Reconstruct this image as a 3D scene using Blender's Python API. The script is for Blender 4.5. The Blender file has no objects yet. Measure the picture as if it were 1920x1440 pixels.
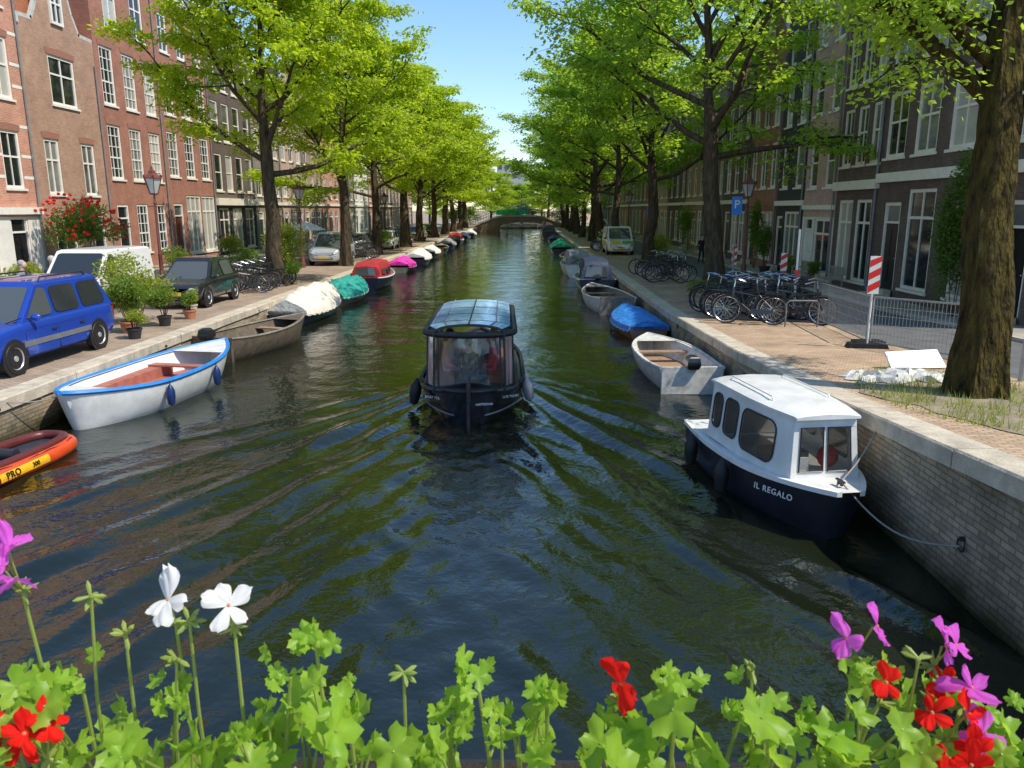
import bpy, math, random
import numpy as np
from mathutils import Vector, Matrix
R=math.radians; pi=math.pi
rnd=random.Random(7)
scene=bpy.context.scene
COL=scene.collection
H=4.2; PITCH=12.8; YAW=1.0; F=1443.0
# ---------------------------------------------------------------- camera
cd=bpy.data.cameras.new('camera'); cam=bpy.data.objects.new('camera',cd); COL.objects.link(cam)
cam.location=(0,0,H); cam.rotation_euler=(R(90-PITCH),0,R(YAW))
cd.sensor_width=36; cd.lens=36*F/1920; cd.clip_start=.02; cd.clip_end=5000
cd.dof.use_dof=True; cd.dof.focus_distance=12; cd.dof.aperture_fstop=20
scene.camera=cam
_fw=Vector((-math.sin(R(YAW))*math.cos(R(PITCH)),math.cos(R(YAW))*math.cos(R(PITCH)),-math.sin(R(PITCH))))
_rt=Vector((math.cos(R(YAW)),math.sin(R(YAW)),0)); _up=_rt.cross(_fw)
def ray(px,py): return _fw*F+_rt*(px-960)+_up*(720-py)
def P(px,py,z=0.85):
    r=ray(px,py); t=(z-H)/r.z; return Vector((r.x*t,r.y*t,z))
def Q(px,py,Y):
    r=ray(px,py); t=Y/r.y; return Vector((r.x*t,Y,H+r.z*t))
# ---------------------------------------------------------------- world, sun
el=R(55); sd=Vector((math.cos(el)*.93,-math.cos(el)*.367,math.sin(el)))
w=bpy.data.worlds.new('World'); scene.world=w; w.use_nodes=True
nt=w.node_tree; bg=nt.nodes['Background']; sk=nt.nodes.new('ShaderNodeTexSky'); sk.sky_type='NISHITA'
sk.sun_disc=False; sk.sun_elevation=el; sk.sun_rotation=math.atan2(sd.x,sd.y); sk.air_density=1.1; sk.dust_density=.3; sk.ozone_density=3.5
hs=nt.nodes.new('ShaderNodeHueSaturation'); hs.inputs['Saturation'].default_value=1.12; hs.inputs['Value'].default_value=1.4
nt.links.new(sk.outputs[0],hs.inputs['Color']); nt.links.new(hs.outputs[0],bg.inputs[0]); bg.inputs[1].default_value=.15
sl=bpy.data.lights.new('sun','SUN'); sl.energy=5.0; sl.angle=R(.5); sl.color=(1,.925,.79)
so=bpy.data.objects.new('sun',sl); COL.objects.link(so); so.rotation_euler=sd.to_track_quat('Z','Y').to_euler(); so.location=(20,-20,40)
scene.view_settings.view_transform='Standard'; scene.view_settings.look='None'; scene.view_settings.exposure=0
# ---------------------------------------------------------------- materials
MC={}
def newmat(name):
    m=bpy.data.materials.new(name); m.use_nodes=True
    return m,m.node_tree,m.node_tree.nodes['Principled BSDF']
def M(name,col=(.5,.5,.5),rough=.6,metal=0,var=.25,vs=4,bump=0,bs=30,col2=None,coat=0,spec=.5,zs=1,bd=.05):
    if name in MC: return MC[name]
    m,nt,b=newmat(name); N=nt.nodes; Lk=nt.links
    b.inputs['Roughness'].default_value=rough; b.inputs['Metallic'].default_value=metal
    b.inputs['Coat Weight'].default_value=coat; b.inputs['Specular IOR Level'].default_value=spec
    tc=N.new('ShaderNodeTexCoord'); mp=N.new('ShaderNodeMapping'); mp.inputs['Scale'].default_value=(1,1,zs); Lk.new(tc.outputs['Object'],mp.inputs[0])
    no=N.new('ShaderNodeTexNoise'); no.inputs['Scale'].default_value=vs; no.inputs['Detail'].default_value=6
    no.inputs['Roughness'].default_value=.65
    Lk.new(mp.outputs[0],no.inputs['Vector'])
    cr=N.new('ShaderNodeValToRGB'); cr.color_ramp.elements[0].position=.3; cr.color_ramp.elements[1].position=.7
    c2=col2 if col2 else tuple(c*(1-var) for c in col)
    c1=col if col2 else tuple(min(1,c*(1+var*.4)) for c in col)
    cr.color_ramp.elements[0].color=(*c2,1); cr.color_ramp.elements[1].color=(*c1,1)
    Lk.new(no.outputs['Fac'],cr.inputs['Fac']); Lk.new(cr.outputs['Color'],b.inputs['Base Color'])
    if bump:
        n2=N.new('ShaderNodeTexNoise'); n2.inputs['Scale'].default_value=bs; n2.inputs['Detail'].default_value=5
        bp=N.new('ShaderNodeBump'); bp.inputs['Strength'].default_value=bump; bp.inputs['Distance'].default_value=bd
        Lk.new(mp.outputs[0],n2.inputs['Vector']); Lk.new(n2.outputs['Fac'],bp.inputs['Height']); Lk.new(bp.outputs['Normal'],b.inputs['Normal'])
    MC[name]=m; return m
def brick(name,c1,c2,mortar,bw=.22,bh=.068,ms=.012,plane='XZ',bump=.25,dirt=.35):
    if name in MC: return MC[name]
    m,nt,b=newmat(name); N=nt.nodes; Lk=nt.links
    b.inputs['Roughness'].default_value=.85; b.inputs['Specular IOR Level'].default_value=.25
    tc=N.new('ShaderNodeTexCoord'); sp=N.new('ShaderNodeSeparateXYZ'); cb=N.new('ShaderNodeCombineXYZ')
    nw=N.new('ShaderNodeTexNoise'); nw.inputs['Scale'].default_value=2.2; nw.inputs['Detail'].default_value=3; Lk.new(tc.outputs['Object'],nw.inputs['Vector'])
    wv=N.new('ShaderNodeVectorMath'); wv.operation='MULTIPLY_ADD'; wv.inputs[1].default_value=(.03,.03,.03); Lk.new(nw.outputs['Color'],wv.inputs[0]); Lk.new(tc.outputs['Object'],wv.inputs[2])
    Lk.new(wv.outputs[0],sp.inputs[0])
    if plane=='XZ':
        ad=N.new('ShaderNodeMath'); ad.operation='ADD'; Lk.new(sp.outputs[0],ad.inputs[0]); Lk.new(sp.outputs[1],ad.inputs[1])
        Lk.new(ad.outputs[0],cb.inputs[0]); Lk.new(sp.outputs[2],cb.inputs[1])
    elif plane=='YZ':
        Lk.new(sp.outputs[1],cb.inputs[0]); Lk.new(sp.outputs[2],cb.inputs[1])
    else:
        Lk.new(sp.outputs[0],cb.inputs[0]); Lk.new(sp.outputs[1],cb.inputs[1])
    br=N.new('ShaderNodeTexBrick'); br.inputs['Scale'].default_value=1; br.inputs['Brick Width'].default_value=bw; br.inputs['Row Height'].default_value=bh
    br.inputs['Mortar Size'].default_value=ms; br.inputs['Mortar Smooth'].default_value=.3
    br.inputs['Color1'].default_value=(*c1,1); br.inputs['Color2'].default_value=(*c2,1); br.inputs['Mortar'].default_value=(*mortar,1)
    Lk.new(cb.outputs[0],br.inputs['Vector'])
    no=N.new('ShaderNodeTexNoise'); no.inputs['Scale'].default_value=.9; no.inputs['Detail'].default_value=9; no.inputs['Roughness'].default_value=.75
    Lk.new(tc.outputs['Object'],no.inputs['Vector'])
    mr=N.new('ShaderNodeMapRange'); mr.inputs[1].default_value=.3; mr.inputs[2].default_value=.7; mr.inputs[3].default_value=1-dirt; mr.inputs[4].default_value=1.18
    Lk.new(no.outputs['Fac'],mr.inputs[0])
    mx=N.new('ShaderNodeMix'); mx.data_type='RGBA'; mx.blend_type='MULTIPLY'; mx.inputs[0].default_value=1
    Lk.new(br.outputs['Color'],mx.inputs[6]); Lk.new(mr.outputs[0],mx.inputs[7]); Lk.new(mx.outputs[2],b.inputs['Base Color'])
    bp=N.new('ShaderNodeBump'); bp.inputs['Strength'].default_value=bump; bp.inputs['Distance'].default_value=.02; bp.invert=True
    Lk.new(br.outputs['Fac'],bp.inputs['Height']); Lk.new(bp.outputs['Normal'],b.inputs['Normal'])
    MC[name]=m; return m
def leafmat(name,ca,cb_,tr,vs=.7,tw=.45,rough=.5,spec=.35):
    if name in MC: return MC[name]
    m,nt,b=newmat(name); N=nt.nodes; Lk=nt.links
    tc=N.new('ShaderNodeTexCoord'); no=N.new('ShaderNodeTexNoise'); no.inputs['Scale'].default_value=vs; no.inputs['Detail'].default_value=9; no.inputs['Roughness'].default_value=.75
    Lk.new(tc.outputs['Object'],no.inputs['Vector'])
    cr=N.new('ShaderNodeValToRGB'); cr.color_ramp.elements[0].position=.32; cr.color_ramp.elements[1].position=.68
    cr.color_ramp.elements[0].color=(*ca,1); cr.color_ramp.elements[1].color=(*cb_,1)
    Lk.new(no.outputs['Fac'],cr.inputs['Fac']); Lk.new(cr.outputs['Color'],b.inputs['Base Color'])
    b.inputs['Roughness'].default_value=rough; b.inputs['Specular IOR Level'].default_value=spec
    t=N.new('ShaderNodeBsdfTranslucent'); t.inputs[0].default_value=(*tr,1)
    ms=N.new('ShaderNodeMixShader'); ms.inputs[0].default_value=tw
    Lk.new(b.outputs[0],ms.inputs[1]); Lk.new(t.outputs[0],ms.inputs[2]); Lk.new(ms.outputs[0],N['Material Output'].inputs[0])
    MC[name]=m; return m
def glassmat(name,dark=(.012,.014,.016),light=(.32,.31,.28),p=.72,rough=.06,spec=.8):
    if name in MC: return MC[name]
    m,nt,b=newmat(name); N=nt.nodes; Lk=nt.links
    oi=N.new('ShaderNodeObjectInfo'); tc=N.new('ShaderNodeTexCoord'); no=N.new('ShaderNodeTexNoise'); no.inputs['Scale'].default_value=1.1
    Lk.new(tc.outputs['Object'],no.inputs['Vector'])
    ad=N.new('ShaderNodeMath'); ad.operation='MULTIPLY_ADD'; ad.inputs[1].default_value=.3; Lk.new(no.outputs['Fac'],ad.inputs[0]); Lk.new(oi.outputs['Random'],ad.inputs[2])
    cr=N.new('ShaderNodeValToRGB'); cr.color_ramp.elements[0].position=p; cr.color_ramp.elements[1].position=min(p+.35,1)
    cr.color_ramp.elements[0].color=(*dark,1); cr.color_ramp.elements[1].color=(*light,1)
    Lk.new(ad.outputs[0],cr.inputs['Fac']); Lk.new(cr.outputs['Color'],b.inputs['Base Color'])
    b.inputs['Roughness'].default_value=rough; b.inputs['Specular IOR Level'].default_value=spec
    MC[name]=m; return m
def clearmat(name,tint=(.8,.85,.85),fac=.35,tr=(1,1,1)):
    if name in MC: return MC[name]
    m,nt,b=newmat(name); N=nt.nodes; Lk=nt.links
    t=N.new('ShaderNodeBsdfTransparent'); t.inputs[0].default_value=(*tr,1); g=N.new('ShaderNodeBsdfGlossy'); g.inputs['Roughness'].default_value=.06; g.inputs[0].default_value=(*tint,1)
    n=N.new('ShaderNodeTexNoise'); n.inputs['Scale'].default_value=3; tc=N.new('ShaderNodeTexCoord'); Lk.new(tc.outputs['Object'],n.inputs['Vector'])
    bp=N.new('ShaderNodeBump'); bp.inputs['Strength'].default_value=.25; Lk.new(n.outputs['Fac'],bp.inputs['Height']); Lk.new(bp.outputs['Normal'],g.inputs['Normal'])
    ms=N.new('ShaderNodeMixShader'); ms.inputs[0].default_value=fac; Lk.new(t.outputs[0],ms.inputs[1]); Lk.new(g.outputs[0],ms.inputs[2])
    Lk.new(ms.outputs[0],N['Material Output'].inputs[0]); MC[name]=m; return m
WHITE=M('white_paint',(.84,.81,.74),.45,var=.12); CREAM=M('cream_paint',(.84,.78,.64),.5,var=.15)
BLACK=M('black_rubber',(.015,.015,.016),.55,var=.3); DARK=M('dark_plastic',(.03,.03,.032),.45,var=.3)
GREYP=M('grey_plastic',(.16,.17,.18),.5); CHROME=M('bright_metal',(.6,.6,.62),.25,1,var=.1); STEEL=M('galvanised_steel',(.38,.39,.39),.45,.6,var=.2)
GLASS=glassmat('window_glass',(.016,.018,.02),(.45,.43,.38),.58); CARGL=glassmat('car_glass',(.03,.035,.035),(.08,.09,.09),.4,.03,1.0)
WOODR=M('varnished_wood',(.22,.075,.035),.4,var=.4,vs=6,coat=.3); WOOD=M('weathered_wood',(.38,.23,.13),.7,var=.4,vs=8,bump=.2)
STONE=M('coping_stone',(.58,.50,.38),.85,var=.38,vs=3,bump=.35,bs=25); BARK=M('tree_bark',(.14,.105,.065),.95,vs=9,bump=1.0,bs=16,col2=(.035,.026,.018),spec=.15,zs=.25,bd=.12)
BARKM=M('mossy_bark',(.15,.115,.03),.95,vs=8,bump=1.0,bs=13,col2=(.022,.016,.012),spec=.1,zs=.3,bd=.35)
MOTOR=M('motor_cowl',(.02,.02,.022),.3,coat=.4)
# ---------------------------------------------------------------- mesh builder
class MB:
    def __init__(s): s.v=[]; s.f=[]; s.m=[]
    def add(s,vs,fs,mi=0):
        o=len(s.v); s.v+= [tuple(p) for p in vs]; s.f+=[tuple(i+o for i in f) for f in fs]; s.m+=[mi]*len(fs); return s
    def box(s,x0,x1,y0,y1,z0,z1,mi=0,M4=None):
        vs=[Vector(p) for p in ((x0,y0,z0),(x1,y0,z0),(x1,y1,z0),(x0,y1,z0),(x0,y0,z1),(x1,y0,z1),(x1,y1,z1),(x0,y1,z1))]
        if M4: vs=[M4@p for p in vs]
        return s.add(vs,[(0,3,2,1),(4,5,6,7),(0,1,5,4),(1,2,6,5),(2,3,7,6),(3,0,4,7)],mi)
    def bar(s,a,b,w,h=None,mi=0):
        a=Vector(a); b=Vector(b); h=h or w; d=b-a; L=d.length
        q=d.to_track_quat('Z','Y').to_matrix().to_4x4(); return s.box(-w/2,w/2,-h/2,h/2,0,L,mi,Matrix.Translation(a)@q)
    def loft(s,rings,closed=True,cap0=True,cap1=True,mi=0):
        n=len(rings[0]); vs=[p for r in rings for p in r]; fs=[]
        for i in range(len(rings)-1):
            for j in range(n if closed else n-1):
                k=(j+1)%n; fs.append((i*n+j,i*n+k,(i+1)*n+k,(i+1)*n+j))
        if cap0: fs.append(tuple(reversed(range(n))))
        if cap1: fs.append(tuple((len(rings)-1)*n+j for j in range(n)))
        return s.add(vs,fs,mi)
    def tube(s,pts,rad,n=8,mi=0,cap=True):
        pts=[Vector(p) for p in pts]; k=len(pts)
        if not hasattr(rad,'__len__'): rad=[rad]*k
        rings=[]; ref=None
        for i in range(k):
            t=(pts[min(i+1,k-1)]-pts[max(i-1,0)])
            if t.length<1e-9: t=Vector((0,0,1))
            t.normalize()
            if ref is None: ref=Vector((1,0,0)) if abs(t.x)<.8 else Vector((0,1,0))
            a=(ref-t*ref.dot(t)).normalized(); b=t.cross(a); ref=a
            rings.append([pts[i]+(a*math.cos(2*pi*j/n)+b*math.sin(2*pi*j/n))*rad[i] for j in range(n)])
        return s.loft(rings,True,cap,cap,mi)
    def lathe(s,prof,n=16,c=(0,0,0),axis='Z',mi=0,cap=True):
        rings=[]
        for r,z in prof:
            ring=[]
            for j in range(n):
                a=2*pi*j/n; x,y=r*math.cos(a),r*math.sin(a)
                if axis=='Z': p=(x,y,z)
                elif axis=='X': p=(z,x,y)
                else: p=(y,z,x)
                ring.append((p[0]+c[0],p[1]+c[1],p[2]+c[2]))
            rings.append(ring)
        return s.loft(rings,True,cap,cap,mi)
    def ball(s,c,rx,ry=None,rz=None,n=12,m=7,mi=0):
        ry=ry or rx; rz=rz or rx; rings=[]
        for i in range(m+1):
            a=-pi/2+pi*i/m; q=max(math.cos(a),.01)
            rings.append([(c[0]+rx*q*math.cos(2*pi*j/n),c[1]+ry*q*math.sin(2*pi*j/n),c[2]+rz*math.sin(a)) for j in range(n)])
        return s.loft(rings,mi=mi)
    def poly(s,pts,mi=0): return s.add(pts,[tuple(range(len(pts)))],mi)
    def prism(s,pts,y0,y1,mi=0):
        n=len(pts); a=[(p[0],y0,p[1]) for p in pts]; b=[(p[0],y1,p[1]) for p in pts]
        fs=[tuple(range(n)),tuple(reversed(range(n,2*n)))]+[(j,n+j,n+(j+1)%n,(j+1)%n) for j in range(n)]
        return s.add(a+b,fs,mi)
    def mesh(s,name,mats,smooth=True,ang=38):
        me=bpy.data.meshes.new(name); me.from_pydata(s.v,[],s.f)
        mats=mats if isinstance(mats,(list,tuple)) else [mats]
        for m in mats: me.materials.append(m)
        if len(mats)>1: me.polygons.foreach_set('material_index',s.m)
        if smooth:
            me.polygons.foreach_set('use_smooth',[True]*len(me.polygons)); 
            if ang<179: me.set_sharp_from_angle(angle=R(ang))
        me.update(); return me
    def build(s,name,mats,parent=None,loc=(0,0,0),rot=(0,0,0),smooth=True,ang=38):
        return obj(name,s.mesh(name,mats,smooth,ang),parent,loc,rot)
def obj(name,me,parent=None,loc=(0,0,0),rot=(0,0,0),scale=None):
    o=bpy.data.objects.new(name,me); COL.objects.link(o); o.location=loc; o.rotation_euler=rot
    if scale: o.scale=scale
    if parent: o.parent=parent
    return o
def tag(o,label,cat=None,group=None,kind=None):
    if label: o['label']=label
    if cat: o['category']=cat
    if group: o['group']=group
    if kind: o['kind']=kind
    return o
def thing(name,label,cat,loc=(0,0,0),rz=0,group=None,scale=None,kind=None):
    o=obj(name,None,None,loc,(0,0,rz),scale); o.empty_display_size=.3; return tag(o,label,cat,group,kind)
def dup(root,loc,rz,label=None,group=None,scale=None,rot=None):
    r=root.copy(); COL.objects.link(r); r.location=loc; r.rotation_euler=rot if rot else (0,0,rz)
    if scale: r.scale=scale
    if label: r['label']=label
    if group: r['group']=group
    for ch in list(root.children):
        c=ch.copy(); COL.objects.link(c); c.parent=r
        for g in list(ch.children):
            d=g.copy(); COL.objects.link(d); d.parent=c
    return r
def text_mesh(s,size,mat,ext=.003,sp=1.0):
    cu=bpy.data.curves.new('lettering','FONT'); cu.body=s; cu.size=size; cu.extrude=ext; cu.align_x='CENTER'; cu.align_y='CENTER'; cu.offset=size*.012; cu.space_character=sp
    o=bpy.data.objects.new('lettering',cu); COL.objects.link(o); dg=bpy.context.evaluated_depsgraph_get(); dg.update()
    me=bpy.data.meshes.new_from_object(o.evaluated_get(dg)); bpy.data.objects.remove(o); me.materials.clear(); me.materials.append(mat); return me
def rrect(w,h,r,n=4,cx=0,cy=0):
    pts=[]
    for (sx,sy,a0) in ((1,-1,-90),(1,1,0),(-1,1,90),(-1,-1,180)):
        for i in range(n+1):
            a=R(a0+90*i/n); pts.append((cx+sx*(w/2-r)+r*math.cos(a),cy+sy*(h/2-r)+r*math.sin(a)))
    return pts
# ---------------------------------------------------------------- ground, canal
XR=4.8; XL=-9.5; ZG=.85; FR=13.7; FL=-22.0
def zr(Y): return float(np.interp(Y,[0,7,11.6,17.7,26],[2.2,1.70,1.36,1.07,ZG]))
def zl(Y): return float(np.interp(Y,[0,8,13],[1.6,1.15,ZG]))
def sheet(name,x0,x1,ys,zf,mat,dz=0):
    mb=MB(); vs=[];fs=[]
    for y in ys:
        for x in (x0,x1): vs.append((x,y,zf(y)+dz))
    for i in range(len(ys)-1): fs.append((i*2,i*2+1,(i+1)*2+1,(i+1)*2))
    mb.add(vs,fs); o=mb.build(name,mat,smooth=False); o['kind']='structure'; return o
YS=[-8,0,3,5,7,9,11.6,14,17.7,21,26,40,80,200,1500]
klink=brick('klinker_paving',(.66,.46,.29),(.50,.345,.225),(.26,.2,.145),.21,.075,.012,'XY',.4,.45)
klinkl=brick('klinker_paving_left',(.50,.38,.28),(.39,.295,.22),(.21,.165,.125),.21,.075,.012,'XY',.4,.45)
klinkg=brick('grey_paving',(.29,.255,.215),(.21,.185,.16),(.11,.095,.08),.21,.09,.012,'XY',.4,.45)
slab=brick('paving_slabs',(.42,.38,.32),(.33,.30,.255),(.17,.155,.135),.45,.3,.01,'XY',.3,.35)
asph=M('asphalt',(.14,.138,.135),.85,var=.35,vs=2,bump=.3,bs=120)
sheet('ground_right_bank',XR+.38,900,YS,zr,klink)
sheet('road_right_bank',8.7,12.0,YS[:-1],zr,asph,.004)
sheet('pavement_right_bank',12.12,FR+.2,YS[:-1],zr,slab,.09)
sheet('ground_left_bank',-900,XL-.38,YS,zl,klinkl)
sheet('road_left_bank',-17.6,-13.4,YS[:-1],zl,klinkg,.004)
sheet('pavement_left_bank',FL-.2,-17.75,YS[:-1],zl,slab,.09)
for nm,x0,x1,zf in (('kerb_right_bank',12.0,12.12,zr),('kerb_left_bank',-17.75,-17.6,zl)):
    mb=MB()
    rings=[[(x0,y,zf(y)-.1),(x1,y,zf(y)-.1),(x1,y,zf(y)+.1),(x0,y,zf(y)+.1)] for y in YS[:-1]]
    mb.loft(rings); o=mb.build(nm,STONE,smooth=False); o['kind']='structure'
mb=MB(); mb.add([(XL-.5,178,.8),(XR+.5,178,.8),(XR+.5,1500,.8),(XL-.5,1500,.8)],[(0,1,2,3)]); o=mb.build('ground_far',klinkg,smooth=False); o['kind']='structure'
wallm=brick('quay_brick',(.56,.44,.29),(.38,.305,.205),(.29,.24,.17),.24,.075,.011,'YZ',.7,.65)
def wallmat_wet():
    m=wallm; nt=m.node_tree; N=nt.nodes; Lk=nt.links; b=N['Principled BSDF']
    src=b.inputs['Base Color'].links[0].from_socket
    tc=N.new('ShaderNodeTexCoord'); sp=N.new('ShaderNodeSeparateXYZ'); Lk.new(tc.outputs['Object'],sp.inputs[0])
    no=N.new('ShaderNodeTexNoise'); no.inputs['Scale'].default_value=1.5; no.inputs['Detail'].default_value=5; Lk.new(tc.outputs['Object'],no.inputs['Vector'])
    a=N.new('ShaderNodeMath'); a.operation='MULTIPLY_ADD'; a.inputs[1].default_value=.5; Lk.new(no.outputs['Fac'],a.inputs[0]); Lk.new(sp.outputs[2],a.inputs[2])
    cr=N.new('ShaderNodeValToRGB'); cr.color_ramp.elements[0].position=.28; cr.color_ramp.elements[0].color=(.16,.17,.08,1); cr.color_ramp.elements[1].position=.7; cr.color_ramp.elements[1].color=(1,1,1,1)
    Lk.new(a.outputs[0],cr.inputs['Fac'])
    mx=N.new('ShaderNodeMix'); mx.data_type='RGBA'; mx.blend_type='MULTIPLY'; mx.inputs[0].default_value=1
    Lk.new(src,mx.inputs[6]); Lk.new(cr.outputs[0],mx.inputs[7]); Lk.new(mx.outputs[2],b.inputs['Base Color'])
wallmat_wet()
def quay(side):
    X=XR if side>0 else XL; zf=zr if side>0 else zl
    nm='right' if side>0 else 'left'
    t=thing('quay_wall','long brick canal wall with stone coping along the %s bank'%nm,'wall',(0,0,0),kind='structure')
    ys=list(np.arange(-8,30,1.0))+list(range(30,180,10))
    mb=MB(); rings=[[(X,y,-1.5),(X,y,zf(y)-.22),(X+side*.5,y,zf(y)-.22),(X+side*.5,y,-1.5)] for y in ys]; mb.loft(rings); mb.build('wall_face',wallm,t,smooth=False)
    mb=MB(); y=-8.0; k=0
    while y<178:
        L=(1.15+.25*((k*7)%5)/5) if y<45 else 8
        y2=min(y+L,178); j=rnd.uniform(-.012,.012); g=.006
        z0=zf(y+g); z1=zf(y2-g); xa=X-side*(.05+j); xb=X+side*.42
        mb.loft([[(xa,y+g,z0-.219),(xa,y+g,z0-.02),(xa+side*.025,y+g,z0+.006),(xb,y+g,z0+.006),(xb,y+g,z0-.219)],[(xa,y2-g,z1-.219),(xa,y2-g,z1-.02),(xa+side*.025,y2-g,z1+.006),(xb,y2-g,z1+.006),(xb,y2-g,z1-.219)]])
        y=y2; k+=1
    mb.build('coping',STONE,t,smooth=False)
    for yy in ((7.9,10.9,16.5,24) if side>0 else (13.2,19.8,27)):
        r=MB(); r.tube([(0,.07*math.cos(2*pi*i/12),.07*math.sin(2*pi*i/12)) for i in range(13)],.012,6,cap=False); r.lathe([(.03,-.02),(.03,.05)],8,(0,0,.07),'X'); r.build('mooring_ring',DARK,t,(X-side*.03,yy,.62))
    return t
quay(1); quay(-1)
def water():
    xs=np.arange(XL-.3,XR+.31,.06); ys=[ -8.0]
    y=2.0
    while y<178: ys.append(y); y+= .05 if y<20 else .05*(y/20)**1.7
    ys.append(178.); ys=np.array(ys); X,Y=np.meshgrid(xs,ys)
    rs=np.random.RandomState(3); Z=np.zeros_like(X)
    for i in range(44):
        lam=rs.uniform(.4,3.0); a=rs.uniform(0,2*pi); k=2*pi/lam; amp=.0009*lam**.95
        Z+=amp*np.sin(k*(X*math.cos(a)+Y*math.sin(a))+rs.uniform(0,6.3)+.8*np.sin(X*rs.uniform(.2,.8)+Y*rs.uniform(.2,.8)))
    xo,yo=-1.0,19.2
    crest=lambda c: (np.exp(1.3*c)-1.46)/2.1
    for sg in (-1,1):
        a=sg*(X-xo); s=yo-Y; sp=np.maximum(s,0)
        for (tn,off,amp,k) in ((.40,.55,.085,4.6),(.58,.75,.040,5.4),(.26,.5,.045,6.8),(.80,.9,.022,5.8)):
            d=a-s*tn-off
            env=np.exp(-(np.minimum(d,0)/ (.8+.10*sp))**2)*np.exp(-(np.maximum(d,0)/(.45+.04*sp))**2)*(s>0)*(a>-.2)/(1+sp*.035)
            ph=d*k+ .45*np.sin(Y*.9+sg+off*9)+.25*np.sin(X*1.4+off)
            Z+=amp*env*crest(np.cos(ph))*(.7+.3*np.sin(Y*1.9+X*.7+off*5))
        d=a-s*.40-.55
        ins=(1/(1+np.exp((d-.1)*5)))*(1/(1+np.exp(-(a-.3)*5)))*(s>0)*np.exp(-sp/20.)
        Z+=.014*ins*np.cos(8.5*(a*.82-sp*.30)+.8*np.sin(Y*.9)+sg)
        Z+=.008*ins*np.cos(15*(a*.7-sp*.42)+1.2*np.sin(Y*1.4)+sg)
        a2=np.exp(-((a-.55-.05*s)/.5)**2)*(Y<14.7)*np.exp(-np.maximum(14.7-Y,0)/7.)
        Z+=.016*a2*np.sin(Y*6+X*3+np.sin(X*7)*1.2)
    c=np.exp(-((X-xo)/ (.5+.10*np.maximum(14.8-Y,0)))**2)*(Y<14.8)*np.exp(-np.maximum(14.8-Y,0)/12.)
    Z+=c*.011*np.sin(X*12+1.7*np.sin(Y*4.1)+Y*3)+c*.009*np.sin(Y*9+2*np.sin(X*4))
    Z+=.03*np.exp(-((X-xo)**2/.25+(Y-14.1)**2/.12))
    n=len(xs); m=len(ys); v=np.stack([X,Y,Z],-1).reshape(-1,3)
    ii,jj=np.meshgrid(np.arange(m-1),np.arange(n-1),indexing='ij'); a=(ii*n+jj).ravel(); f=np.stack([a,a+1,a+n+1,a+n],-1)
    me=bpy.data.meshes.new('water'); me.vertices.add(len(v)); me.vertices.foreach_set('co',v.ravel()); me.loops.add(f.size); me.loops.foreach_set('vertex_index',f.ravel().astype(np.int32))
    me.polygons.add(len(f)); me.polygons.foreach_set('loop_start',np.arange(0,f.size,4,dtype=np.int32)); me.polygons.foreach_set('use_smooth',[True]*len(f)); me.update(calc_edges=True)
    mt,nt,b=newmat('canal_water'); N=nt.nodes; Lk=nt.links
    b.inputs['Roughness'].default_value=.015; b.inputs['IOR'].default_value=1.68
    tc=N.new('ShaderNodeTexCoord'); n0=N.new('ShaderNodeTexNoise'); n0.inputs['Scale'].default_value=.35; Lk.new(tc.outputs['Object'],n0.inputs['Vector'])
    cr=N.new('ShaderNodeValToRGB'); cr.color_ramp.elements[0].color=(.005,.008,.005,1); cr.color_ramp.elements[1].color=(.014,.018,.006,1); Lk.new(n0.outputs['Fac'],cr.inputs['Fac']); Lk.new(cr.outputs[0],b.inputs['Base Color'])
    n1=N.new('ShaderNodeTexNoise'); n1.inputs['Scale'].default_value=2.4; n1.inputs['Detail'].default_value=3; n1.inputs['Distortion'].default_value=.5
    n2=N.new('ShaderNodeTexNoise'); n2.inputs['Scale'].default_value=8; n2.inputs['Detail'].default_value=3
    Lk.new(tc.outputs['Object'],n1.inputs['Vector']); Lk.new(tc.outputs['Object'],n2.inputs['Vector'])
    b1=N.new('ShaderNodeBump'); b1.inputs['Strength'].default_value=.5; b1.inputs['Distance'].default_value=.045; Lk.new(n1.outputs['Fac'],b1.inputs['Height'])
    b2=N.new('ShaderNodeBump'); b2.inputs['Strength'].default_value=.5; b2.inputs['Distance'].default_value=.018; Lk.new(n2.outputs['Fac'],b2.inputs['Height']); Lk.new(b1.outputs[0],b2.inputs['Normal']); Lk.new(b2.outputs[0],b.inputs['Normal'])
    me.materials.append(mt); o=obj('water',me); o['kind']='structure'
water()
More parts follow.
